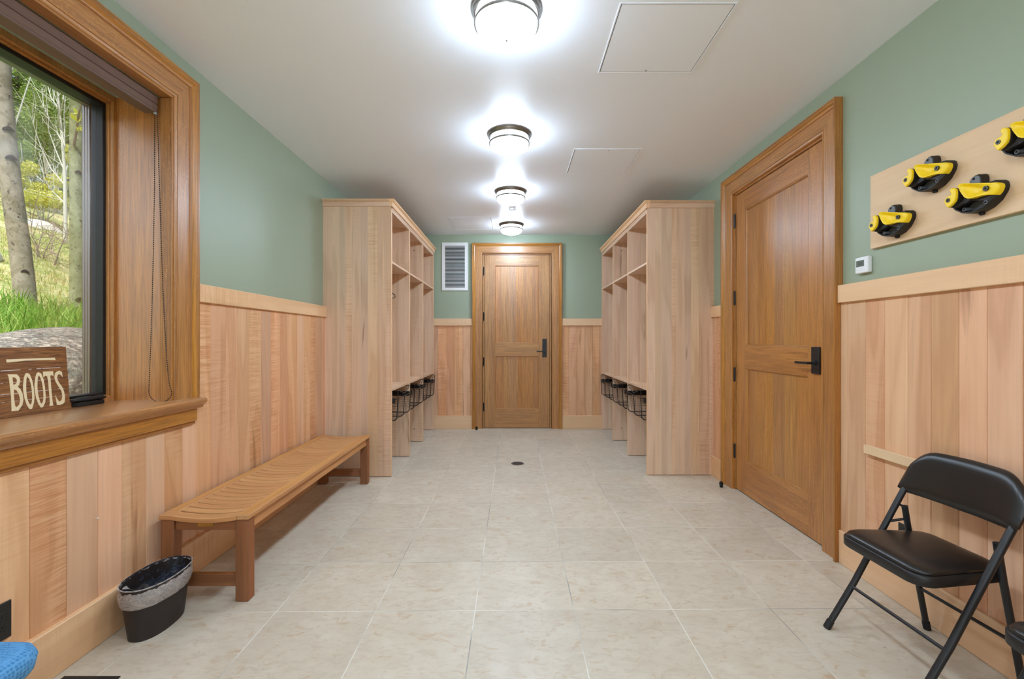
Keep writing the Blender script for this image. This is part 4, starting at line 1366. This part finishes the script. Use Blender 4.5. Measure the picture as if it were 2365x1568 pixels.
def outlet(x, s, y0, y1, z0, z1, label):
    t = thing('wall_outlet', label, 'outlet', (x, (y0 + y1) / 2, z0))
    a, b_ = sorted((x, x + s * 0.006))
    obj('cover_plate', MB().box(a, b_, y0, y1, z0, z1), M['outlet'], t, bevel=0.002)
    a, b_ = sorted((x + s * 0.005, x + s * 0.0085))
    yc, zc = (y0 + y1) / 2, (z0 + z1) / 2
    o = obj('receptacle', MB().box(a, b_, yc - .017, yc + .017, zc - .034, zc + .034), M['pan'], t, bevel=0.002)
    mb = MB()
    c0, c1 = sorted((x + s * 0.0080, x + s * 0.0088))
    for dz in (-.017, .017):
        mb.box(c0, c1, yc - .0075, yc - .0055, zc + dz - .004, zc + dz + .005).box(c0, c1, yc + .0055, yc + .0075, zc + dz - .004, zc + dz + .005)
        mb.box(c0, c1, yc - .0025, yc + .0025, zc + dz - .011, zc + dz - .007)
    obj('slots', mb, M['dark'], o)
outlet(PR, -1, 2.085, 2.156, 0.268, 0.383, 'black wall outlet partly hidden behind the folding chair')
outlet(PL, 1, 1.470, 1.546, 0.240, 0.365, 'black wall outlet below the window by the blue seat')

# hook nail on the wainscot under the window
tag(obj('wall_nail', MB().tube([(PL - 0.002, 1.86, 0.517), (PL + 0.012, 1.86, 0.518)], 0.0016, 8).disc((PL + 0.011, 1.86, 0.518), 0.0035, 0.0015, 'x', 10), M['white']),
    'small bright nail in the planks above the wastebasket', 'nail')

# ================================================================== BACK WALL GRILLE, DRAIN, STOPS, REGISTER
gr = thing('air_grille', 'white louvred air grille on the green wall left of the back door', 'air grille', (-0.832, YB, 1.948))
G0, G1, GZ0, GZ1 = -1.014, -0.650, 1.948, 2.622
mb = MB()
ringxz = [(G0, G0 + .042, GZ0, GZ1), (G1 - .042, G1, GZ0, GZ1), (G0 + .042, G1 - .042, GZ0, GZ0 + .036), (G0 + .042, G1 - .042, GZ1 - .047, GZ1)]
for x0, x1, z0, z1 in ringxz:
    mb.box(x0, x1, YB - 0.012, YB, z0, z1)
obj('grille_frame', mb, M['white'], gr, smooth=False)
obj('grille_recess', MB().box(G0 + .04, G1 - .04, YB - 0.0015, YB, GZ0 + .03, GZ1 - .04), M['dark'], gr, smooth=False)
mb = MB()
nl = 34
for k in range(nl):
    z = GZ0 + .036 + (GZ1 - GZ0 - .083) * (k + .5) / nl
    mb.loft([[Vector((x, YB - 0.012, z - .0008)), Vector((x, YB - 0.0118, z - .0048)), Vector((x, YB - .003, z + .0014)), Vector((x, YB - .003, z + .0032))] for x in (G0 + .042, G1 - .042)])
obj('louvres', mb, M['white'], gr, smooth=False)

dr = thing('floor_drain', 'small round metal floor drain in the tiles before the back door', 'drain', (0.037, 4.578, 0))
obj('drain_ring', MB().lathe([(.052, .0), (.066, .0), (.0655, .0016), (.054, .0018), (.052, .001), (.052, 0)], 32), M['drain'], dr, world=False)
mb = MB().lathe([(0, 0.0003), (.053, 0.0003), (.053, .001), (0, .001)], 32)
obj('drain_cover', mb, plain('drain cover', rgb(78, 84, 86), 0.4, 0.8), dr, world=False)
mb = MB()
for rr, nn in ((.014, 6), (.028, 12), (.042, 18)):
    for k in range(nn):
        a = 2 * PI * k / nn
        mb.disc((rr * math.cos(a), rr * math.sin(a), .0010), .0032, .0004, seg=8)
obj('drain_holes', mb, M['dark'], dr, world=False)

def doorstop(loc, label):
    t = thing('door_stop', label, 'door stop', loc, 'black floor door stops')
    obj('stop_base', MB().lathe([(0, 0), (.013, 0), (.014, .004), (.014, .024), (.012, .026), (0, .026)], 20), M['rubber'], t, world=False)
    obj('rubber_bumper', MB().lathe([(0.012, .024), (.017, .026), (.017, .034), (.014, .036), (.014, .044), (.011, .047), (0, .047)], 20), M['rubber'], t, world=False)
    return t
ds = doorstop((1.760, 3.842, 0), 'black floor door stop by the hinge side of the right oak door')
dup(ds, (-0.520, 6.285, 0), 'black floor door stop at the left foot of the back door')

rg = thing('floor_register', 'black floor register at the bottom edge beside the blue seat', 'floor register', (-1.563, 1.52, 0))
mb = MB()
mb.box(-1.667, -1.459, 1.662, 1.678, 0, .004).box(-1.667, -1.459, 1.36, 1.376, 0, .004).box(-1.667, -1.651, 1.376, 1.662, 0, .004).box(-1.475, -1.459, 1.376, 1.662, 0, .004)
obj('register_frame', mb, M['register'], rg, smooth=False)
mb = MB()
for k in range(16):
    y = 1.384 + k * .0172
    mb.box(-1.651, -1.475, y, y + .008, 0, .0035)
obj('register_bars', mb, M['register'], rg, smooth=False)

# ================================================================== FOLDING CHAIRS (front faces -x)
def make_chair(loc, label, rotz):
    t = thing('folding_chair', label, 'chair', loc, 'black padded folding chairs by the right wall', rotz)
    R = 0.0125
    ST = M['steelblack']
    HY = 0.207
    def ftube(s):
        y = s * HY
        return [(-.224, y, 0.012), (-.108, y, .195), (.0, y, .387), (.105, y, .573), (.126, y, .608), (.147, y * .99, .640), (.156, y * .98, .668)]
    # front legs that carry on up as the back frame
    for s in (-1, 1):
        f = obj('front_leg', MB().tube(ftube(s), R, 12), ST, t, world=False)
        obj('foot_cap', MB().tube([(-.232, s * HY, 0.0), (-.212, s * HY, .032)], .0148, 12), M['rubber'], f, world=False)
    mb = MB()
    pts = [(.156, -HY * .98, .665), (.152, -HY * .9, .690), (.166, -HY * .6, .715), (.188, 0, .725), (.166, HY * .6, .715), (.152, HY * .9, .690), (.156, HY * .98, .665)]
    mb.tube(pts, R * .6, 10)
    obj('back_frame', mb, ST, t, world=False)
    # rear legs
    for s in (-1, 1):
        y = s * (HY - .028)
        f = obj('rear_leg', MB().tube([(.194, y, 0.012), (.165, y, .16), (.118, y, .40), (.095, y, .535)], R * .95, 12), ST, t, world=False)
        obj('foot_cap', MB().tube([(.197, y, 0.0), (.190, y, .034)], .0143, 12), M['rubber'], f, world=False)
        obj('pivot', MB().tube([(.092, s * HY, .532), (.095, s * (HY - .036), .532)], .005, 8).tube([(.042, s * (HY - .004), .460), (.108, s * (HY - .024), .478)], .0055, 8), ST, t, world=False)
    obj('front_stretcher', MB().tube([(-.118, -HY, .178), (-.118, HY, .178)], .0068, 10), ST, t, world=False)
    obj('rear_stretcher', MB().tube([(.161, -HY + .028, .180), (.161, HY - .028, .180)], .0068, 10), ST, t, world=False)
    # seat outline (rounded, narrower behind)
    def seat_out(g, z):
        pts = []
        fx, bx = -.200 + g, .165 - g
        fw, bw = .190 - g, .165 - g
        def arc(cx, cy, r, a0, a1, n=7):
            for k in range(n + 1):
                a = a0 + (a1 - a0) * k / n
                pts.append(Vector((cx + r * math.cos(a), cy + r * math.sin(a), z)))
        rf, rb = .060, .050
        arc(fx + rf, fw - rf, rf, PI, PI / 2)
        arc(bx - rb, bw - rb, rb, PI / 2, 0)
        arc(bx - rb, -bw + rb, rb, 0, -PI / 2)
        arc(fx + rf, -fw + rf, rf, -PI / 2, -PI)
        return pts
    mb = MB()
    mb.loft([seat_out(.004, .384), seat_out(0, .388), seat_out(0, .420), seat_out(.004, .424)])
    obj('seat_pan', mb, M['pan'], t, world=False, angle=60)
    mb = MB()
    mb.loft([seat_out(.010, .422), seat_out(.006, .428), seat_out(.010, .436), seat_out(.024, .444), seat_out(.045, .449)] + [[Vector((-.018 + (p.x + .018) * k, p.y * k, z)) for p in seat_out(.045, z)] for k, z in ((.7, .4515), (.4, .453), (.12, .4535))])
    obj('seat_pad', mb, M['vinyl'], t, world=False, angle=80)
    # curved back pad
    mb = MB()
    nn, mm = 24, 12
    front, back = [], []
    for i in range(nn + 1):
        q = -1 + 2 * i / nn
        y = q * .229
        e = abs(q)
        xm = .128 + .040 * (1 - q * q)
        zt = .777 - .085 * max(0, (e - .52) / .48) ** 2.2 - .004 * e
        zb = .588 - .006 * (1 - e) + .014 * max(0, (e - .86) / .14) ** 2
        rf_, rb_ = [], []
        for j in range(mm + 1):
            p = j / mm
            z = zb + (zt - zb) * p
            lean = .05 * (p - .3)
            edge = min(1.0, min(p, 1 - p) * 7, (1 - e) * 22 + .001)
            th_ = .005 + .0125 * math.sqrt(max(0.0, edge))
            rf_.append(Vector((xm + lean - th_, y, z)))
            rb_.append(Vector((xm + lean + th_, y, z)))
        front.append(rf_)
        back.append(rb_)
    rings = [f_ + b_[::-1] for f_, b_ in zip(front, back)]
    mb.loft(rings)
    obj('backrest', mb, M['vinyl'], t, world=False, angle=70)
    return t
fc = make_chair((1.598, 1.768, 0), 'black padded folding chair fully in view against the right wainscot', math.radians(2.6))
dup(fc, (1.600, 1.135, 0), 'black padded folding chair at the bottom right corner, mostly cut off', math.radians(2.6))

# ================================================================== BLUE CHAIR (only its front corner shows)
bc = thing('upholstered_chair', 'blue upholstered seat corner at the bottom left of the photo', 'chair', (-1.448, 0.98, 0))
def rrect(hx, hy, r, z, n=6):
    pts = []
    for cx, cy, a0 in ((hx - r, hy - r, 0), (-hx + r, hy - r, PI / 2), (-hx + r, -hy + r, PI), (hx - r, -hy + r, 1.5 * PI)):
        for k in range(n + 1):
            a = a0 + PI / 2 * k / n
            pts.append(Vector((cx + r * math.cos(a), cy + r * math.sin(a), z)))
    return pts
mb = MB()
mb.loft([rrect(.198, .222, .06, .385), rrect(.208, .232, .07, .395), rrect(.212, .236, .07, .425), rrect(.206, .230, .07, .443), rrect(.190, .214, .07, .452), rrect(.15, .17, .06, .456), rrect(.08, .09, .05, .457)])
obj('seat_cushion', mb, M['blue'], bc, world=False, angle=80)
mb = MB()
mb.loft([rrect(.150, .170, .06, .355), rrect(.190, .212, .06, .370), rrect(.203, .227, .065, .387), rrect(.200, .224, .065, .393)])
obj('seat_shell', mb, M['lightgrey'], bc, world=False, angle=80)
for sx in (-1, 1):
    for sy in (-1, 1):
        obj('leg', MB().tube([(sx * .19, sy * .20, 0), (sx * .165, sy * .18, .37)], .011, 10), M['lightgrey'], bc, world=False)
mb = MB()
mb.loft([[Vector((-.190 - .012 * k + dx, y, z)) for dx, y, z in ((-.012, -.19, .50 + .07 * k), (-.012, .19, .50 + .07 * k), (.014, .19, .50 + .07 * k), (.014, -.19, .50 + .07 * k))] for k in range(5)])
obj('backrest', mb, M['blue'], bc, world=False, bevel=0.01)
obj('back_support', MB().tube([(-.17, 0, .375), (-.212, 0, .40), (-.214, 0, .52)], .012, 8), M['lightgrey'], bc, world=False)

# ================================================================== OUTSIDE
def hz(d):
    pts = [(1.9, .74), (2.6, .80), (4.5, 1.20), (6.4, 1.54), (7.0, 1.72), (9.0, 2.55), (11.0, 3.55), (14.0, 4.9), (20, 7.2), (40, 14)]
    for (a, za), (b_, zb) in zip(pts, pts[1:]):
        if d <= b_:
            return za + (zb - za) * (d - a) / (b_ - a)
    return pts[-1][1]
rnd = random.Random(5)
mb = MB()
nx, ny = 90, 80
grid = []
for i in range(nx + 1):
    d = 2.06 + 38 * (i / nx) ** 1.7
    row = []
    for j in range(ny + 1):
        y = -14 + 50 * j / ny
        z = hz(d) - 0.45 * max(0.0, 1.2 - y) + (0.05 * math.sin(d * 2.1 + y * 1.3) + 0.04 * math.sin(y * 2.7 - d) if d > 2.6 else 0)  # unseen end lowered so the reveal reflects sky and more daylight enters
        row.append(mb.bm.verts.new((-d, y, z)))
    grid.append(row)
for i in range(nx):
    for j in range(ny):
        mb.bm.faces.new((grid[i][j], grid[i][j + 1], grid[i + 1][j + 1], grid[i + 1][j]))
hl = struct('hillside_ground', mb, M['hill'])
hl['label'] = 'grassy hillside rising outside the window'
hl['category'] = 'hillside'

def rock(name, c, r, seed, mat, label):
    bm = bmesh.new()
    bmesh.ops.create_icosphere(bm, subdivisions=4, radius=1.0)
    rn = random.Random(seed)
    ks = [(Vector((rn.uniform(-1, 1), rn.uniform(-1, 1), rn.uniform(-1, 1))) * rn.uniform(1.5, 5), rn.uniform(0, 6)) for _ in range(9)]
    for v in bm.verts:
        n = sum(math.sin(k.dot(v.co) + p) for k, p in ks) / 9
        v.co *= 1 + 0.22 * n
        v.co.x *= r[0]
        v.co.y *= r[1]
        v.co.z *= r[2]
        v.co += Vector(c)
    mb = MB()
    mb.bm.free()
    mb.bm = bm
    return tag(obj(name, mb, mat, angle=60), label, 'boulder')
rock('boulder', (-3.12, 3.02, 0.84), (0.62, 0.95, 0.50), 3, M['rock'], 'big speckled granite boulder right outside the window behind the sign')
rock('boulder', (-12.9, 12.1, 3.75), (0.8, 0.75, 0.85), 8, M['palerock'], 'pale boulder up the hill seen between the two aspen trunks')
rock('boulder', (-9.6, 8.05, 2.75), (0.35, 0.35, 0.28), 15, M['palerock'], 'small pale stone on the slope at the left photo edge')

def trunk_mb(pts, rs, seg=14):
    P = []
    Rr = []
    for i in range(len(pts) - 1):
        for k in range(4):
            s = k / 4
            P.append(Vector(pts[i]).lerp(Vector(pts[i + 1]), s))
            Rr.append(rs[i] + (rs[i + 1] - rs[i]) * s)
    P.append(Vector(pts[-1]))
    Rr.append(rs[-1])
    return MB().tube(P, Rr, seg)
def px(x, y, Y):
    """point of the scenery at depth Y (sighted once from the viewpoint)"""
    return Vector(((x - 1187) * Y / 1045, Y, 1.25 - (y - 785) * Y / 1045))

def knots(spots, Y, r):
    """dark eye scars on the bark: low bumps standing on the trunk surface"""
    mb = MB()
    for (x, y, w) in spots:
        c = px(x, y, Y)
        dirn = Vector((-c.x, -c.y, 0)).normalized()
        side = Vector((-dirn.y, dirn.x, 0))
        c = c + dirn * (r * 0.93)
        ring = []
        for k in range(14):
            a = 2 * PI * k / 14
            u, v = math.cos(a) * w * 1.15, math.sin(a) * w * 0.42
            v -= 0.55 * abs(u) ** 1.3 / (w ** 0.3)
            ring.append(c + side * u + Vector((0, 0, v)) - dirn * (u * u / (2 * r)))
        mb.loft([[p - dirn * 0.02 for p in ring], [p + dirn * 0.0015 for p in ring]])
    return mb

t1 = thing('aspen_tree', 'thick leaning aspen trunk at the left of the window view', 'tree', px(62, 742, 6.0))
T1 = [(64, 770), (61, 720), (54, 640), (45, 560), (33, 480), (22, 400), (14, 320), (5, 220), (1, 120), (-2, -40), (-6, -300)]
obj('trunk', trunk_mb([px(x, y, 6.0) for x, y in T1], [.128, .116, .110, .106, .106, .106, .103, .100, .096, .085, .06]), M['bark'], t1)
obj('bark_scars', knots([(38, 505, .06), (12, 435, .05), (8, 405, .04), (26, 365, .05), (58, 626, .035), (54, 648, .04), (20, 300, .05), (30, 486, .05), (3, 362, .05)], 6.0, .105), plain('dark bark scar', rgb(44, 38, 34), 0.95), t1)
mb = MB()
for a, b_, c_ in (((22, 330), (60, 210), (90, 120)), ((30, 395), (52, 370), (48, 330)), ((5, 200), (70, 90), (120, -20))):
    mb.tube([px(*a, 6.0), px(*b_, 6.2), px(*c_, 6.4)], [.011, .008, .004], 6)
obj('branch', mb, M['palebark'], t1)
t2 = thing('aspen_tree', 'straight aspen trunk beside the dark window frame', 'tree', px(176, 712, 7.0))
T2 = [(178, 730), (177, 700), (177, 600), (177, 480), (176, 360), (176, 240), (178, 100), (180, -100), (182, -300)]
obj('trunk', trunk_mb([px(x, y, 7.0) for x, y in T2], [.102, .088, .083, .081, .079, .077, .073, .066, .05]), M['bark2'], t2)
obj('bark_scars', knots([(172, 505, .05), (172, 540, .045), (165, 417, .045), (166, 452, .04), (182, 398, .04), (165, 330, .05), (172, 562, .03), (184, 690, .05), (181, 712, .05)], 7.0, .082), plain('dark bark scar', rgb(44, 40, 36), 0.95), t2)
mb = MB()
mb.tube([px(171, 334, 6.92), px(177, 300, 6.8), px(182, 262, 6.7), px(188, 240, 6.6)], [.02, .016, .012, .006], 7)
obj('branch', mb, M['twig'], t2)
def leaves(mb, cs, n, size, rn, flat=0.5):
    for _ in range(n):
        c, r = cs[rn.randrange(len(cs))]
        while True:
            v = Vector((rn.uniform(-1, 1), rn.uniform(-1, 1), rn.uniform(-1, 1)))
            if v.length < 1:
                break
        p = Vector(c) + Vector((v.x * r[0], v.y * r[1], v.z * r[2]))
        a = Vector((rn.gauss(0, 1), rn.gauss(0, 1), rn.gauss(0, 1))).normalized()
        b_ = a.cross(Vector((rn.gauss(0, 1), rn.gauss(0, 1), rn.gauss(0, 1)))).normalized()
        s = size * rn.uniform(.6, 1.3)
        mb.quad(p - a * s, p + b_ * s * flat, p + a * s, p - b_ * s * flat)
    return mb
mb = leaves(MB(), [((px(184, 290, 6.7)), (.10, .10, .16)), ((px(180, 270, 6.7)), (.1, .1, .1))], 26, .045, random.Random(2), .7)
obj('leaf_cluster', mb, M['lime'], t2, fixn=False, smooth=False)

# bare white tree with ascending branches
t3 = thing('bare_tree', 'slim white bare tree with rising branches behind the aspens', 'tree', px(150, 545, 11.0))
obj('trunk', trunk_mb([px(x, y, 11.0) for x, y in ((151, 560), (151, 470), (150, 400), (146, 350), (142, 300), (137, 250), (132, 190), (128, 120), (124, 20))], [.040, .036, .032, .029, .026, .021, .017, .013, .008]), M['palebark'], t3)
rn = random.Random(21)
mb = MB()
mains = [((148, 425), (118, 390), (95, 340), (78, 290), (62, 240)), ((147, 390), (128, 345), (112, 300), (102, 250), (96, 205)), ((143, 325), (128, 300), (116, 280), (104, 250)),
         ((142, 300), (150, 340), (148, 260), (152, 220)), ((138, 255), (118, 225), (108, 190), (100, 150)), ((150, 470), (120, 440), (100, 420), (80, 400)), ((139, 265), (146, 230), (148, 180), (152, 130)),
         ((140, 300), (133, 240), (131, 190)), ((150, 410), (156, 380), (158, 340))]
for m_ in mains:
    n = len(m_)
    P = [px(x, y, 11.0 + rn.uniform(-.4, .4) * (i > 0)) for i, (x, y) in enumerate(m_)]
    mb.tube(P, [.015 * (1 - .75 * i / (n - 1)) for i in range(n)], 5)
    for _ in range(9):
        i = rn.randrange(n - 1)
        a = P[i].lerp(P[i + 1], rn.random())
        dv = (P[i + 1] - P[i]).normalized()
        e = a + (dv + Vector((rn.gauss(0, .5), rn.gauss(0, .5), rn.gauss(.25, .4)))) * rn.uniform(.3, .9)
        mid = a.lerp(e, .5) + Vector((rn.gauss(0, .05), 0, rn.gauss(0, .05)))
        mb.tube([a, mid, e], [.006, .004, .002], 4)
obj('branch', mb, M['palebark'], t3, fixn=False)

# leafing shrubs
def shrub(c, r, n, label, seed, size=.055, mat='lime', sub=10):
    rn = random.Random(seed)
    t = thing('leafy_shrub', label, 'shrub', (c[0], c[1], hz(-c[0])))
    cs = []
    for _ in range(sub):
        cs.append(((c[0] + rn.uniform(-.8, .8) * r[0], c[1] + rn.uniform(-.8, .8) * r[1], c[2] + rn.uniform(-.75, .75) * r[2]), (r[0] * .38, r[1] * .38, r[2] * .30)))
    obj('foliage', leaves(MB(), cs, n, size, rn), M[mat], t, fixn=False, smooth=False)
    mb = MB()
    for cc, _r in cs:
        base = Vector((c[0] + rn.uniform(-.25, .25) * r[0], c[1] + rn.uniform(-.25, .25) * r[1], hz(-c[0]) - .1))
        mb.tube([base, base.lerp(Vector(cc), .5) + Vector((rn.gauss(0, .1), rn.gauss(0, .1), .1)), Vector(cc)], [.018, .012, .005], 5)
    obj('stem', mb, M['palebark'], t, fixn=False)
    return t
c = px(92, 432, 12.6)
shrub(c, (.8, .62, .68), 3600, 'bright yellow green shrub low between the aspen trunks', 31, .045)
c = px(205, 420, 13.6)
shrub(c, (.45, .45, 1.0), 1200, 'yellow green shrub behind the straight aspen trunk', 33)
def sapling(x, y, Y, r, n, label, seed):
    c = px(x, y, Y)
    return shrub(c, r, int(n * 1.7), label, seed, .052, 'softgreen', 16)
sapling(55, 330, 14.5, (.85, .8, 1.6), 3200, 'softly green young tree left of the slim white tree', 61)
sapling(125, 265, 16.3, (.85, .8, 1.7), 3000, 'softly green young tree high behind the slim white tree', 62)
sapling(225, 330, 15.6, (.8, .8, 2.0), 2400, 'softly green young tree behind the straight aspen', 63)
c = px(-30, 470, 13.0)
shrub(c, (.65, .6, .9), 1300, 'yellow green shrub behind the thick leaning trunk', 34)

def thicket(spots, label, seed, Y):
    rn = random.Random(seed)
    t = thing('twiggy_bush', label, 'bush', px(spots[0][0], spots[0][1], Y))
    mb = MB()
    for (x0, y0, x1, y1) in spots:
        a, e = px(x0, y0, Y), px(x1, y1, Y + rn.uniform(-.2, .2))
        P = [a, a.lerp(e, .35) + Vector((rn.gauss(0, .06), 0, 0)), a.lerp(e, .7) + Vector((rn.gauss(0, .06), 0, 0)), e]
        mb.tube(P, [.016, .012, .008, .004], 5)
        for _ in range(14):
            i = rn.randrange(3)
            p = P[i].lerp(P[i + 1], rn.random())
            q = p + Vector((rn.gauss(0, .3), rn.gauss(0, .3), rn.gauss(.18, .25)))
            mb.tube([p, p.lerp(q, .5) + Vector((0, 0, .03)), q], [.006, .004, .002], 4)
    obj('twigs', mb, M['twig'], t, fixn=False)
thicket([(86, 620, 76, 500), (93, 615, 93, 500), (126, 612, 142, 510), (96, 612, 128, 520), (134, 596, 110, 540)], 'tangle of bare grey twigs on the slope between the trunks', 6, 9.2)

# evergreens
def conifer(x, y, h, R, seed, label, n=5200):
    rn = random.Random(seed)
    z0 = hz(-x) - .2
    t = thing('evergreen_tree', label, 'tree', (x, y, z0), 'evergreens at the back of the hillside')
    obj('trunk', MB().tube([(x, y, z0), (x, y, z0 + h * .97)], [.16, .02], 8), M['twig'], t)
    mb = MB()
    for _ in range(n):
        q = rn.random() ** 0.75
        rad = R * (1 - q) ** .75 * (0.75 + .35 * math.sin(q * 60 + seed))
        a = rn.uniform(0, 2 * PI)
        rr = rad * rn.uniform(.25, 1) ** .6
        p = Vector((x + rr * math.cos(a), y + rr * math.sin(a), z0 + .4 + q * h - .18 * rr))
        o_ = Vector((math.cos(a + rn.gauss(0, .6)), math.sin(a + rn.gauss(0, .6)), rn.gauss(-.15, .45))).normalized()
        s_ = o_.cross(Vector((rn.gauss(0, .5), rn.gauss(0, .5), 1))).normalized()
        L, W = rn.uniform(.12, .34), rn.uniform(.03, .075)
        mb.quad(p, p + o_ * L * .5 + s_ * W, p + o_ * L, p + o_ * L * .5 - s_ * W)
    obj('foliage', mb, M['conifer'], t, fixn=False, smooth=False)
for i, (xp, Y, h, R, lab) in enumerate([
        (110, 18, 9.5, 1.35, 'tall evergreen directly behind the slim white tree'),
        (185, 21.5, 9.5, 1.35, 'evergreen rising behind the straight aspen trunk'),
        (40, 22, 9.0, 1.35, 'evergreen far back showing right beside the leaning trunk'),
        (75, 28, 11.0, 1.5, 'evergreen far up the hill left of the white tree'),
        (-50, 18, 9.0, 1.35, 'evergreen behind the leaning trunk near the left photo edge'),
        (280, 25, 10.0, 1.15, 'evergreen hidden largely by the dark window frame'),
        (140, 26, 11.0, 1.5, 'evergreen up the hill between the white tree and the straight aspen'),
        (175, 32, 12.0, 1.5, 'evergreen farthest up the hill behind the straight aspen'),
        (5, 33, 12.0, 1.6, 'evergreen farthest up the hill behind the leaning trunk')]):
    X = (xp - 1187) * Y / 1045
    conifer(X, Y, h, R, 40 + i, lab)

# grasses
def blades(n, dr, mat, hmin, hmax, name, label, seed, wdt=.008, ang=(-2.6, -.62)):
    rn = random.Random(seed)
    mb = MB()
    for _ in range(n):
        d = dr[0] + (dr[1] - dr[0]) * rn.random() ** 1.2
        y = d / -rn.uniform(*ang)
        if (d - 3.12) ** 2 / .55 ** 2 + (y - 3.02) ** 2 / .85 ** 2 < 1:
            continue
        z = hz(d) + (0.05 * math.sin(d * 2.1 + y * 1.3) + 0.04 * math.sin(y * 2.7 - d) if d > 2.6 else 0) - .02
        h_ = rn.uniform(hmin, hmax)
        a = rn.uniform(0, 2 * PI)
        w = wdt * rn.uniform(.6, 1.4)
        sx, sy = math.cos(a) * w, math.sin(a) * w
        lx, ly = rn.gauss(0, .3) * h_, rn.gauss(0, .3) * h_
        b0 = mb.bm.verts.new((-d - sx, y - sy, z))
        b1 = mb.bm.verts.new((-d + sx, y + sy, z))
        m0 = mb.bm.verts.new((-d - sx * .7 + lx * .35, y - sy * .7 + ly * .35, z + h_ * .6))
        m1 = mb.bm.verts.new((-d + sx * .7 + lx * .35, y + sy * .7 + ly * .35, z + h_ * .6))
        tp = mb.bm.verts.new((-d + lx, y + ly, z + h_))
        mb.bm.faces.new((b0, b1, m1, m0))
        mb.bm.faces.new((m0, m1, tp))
    return tag(obj(name, mb, M[mat], fixn=False, smooth=False), label, 'grass', kind='stuff')
blades(15000, (3.3, 6.5), 'grass', .16, .42, 'tall_grass', 'tall fresh green grass around the feet of the aspens', 51)
blades(30000, (5.8, 13.5), 'strawgrass', .05, .16, 'meadow_grass', 'short straw and green grass up the slope', 52, .006)
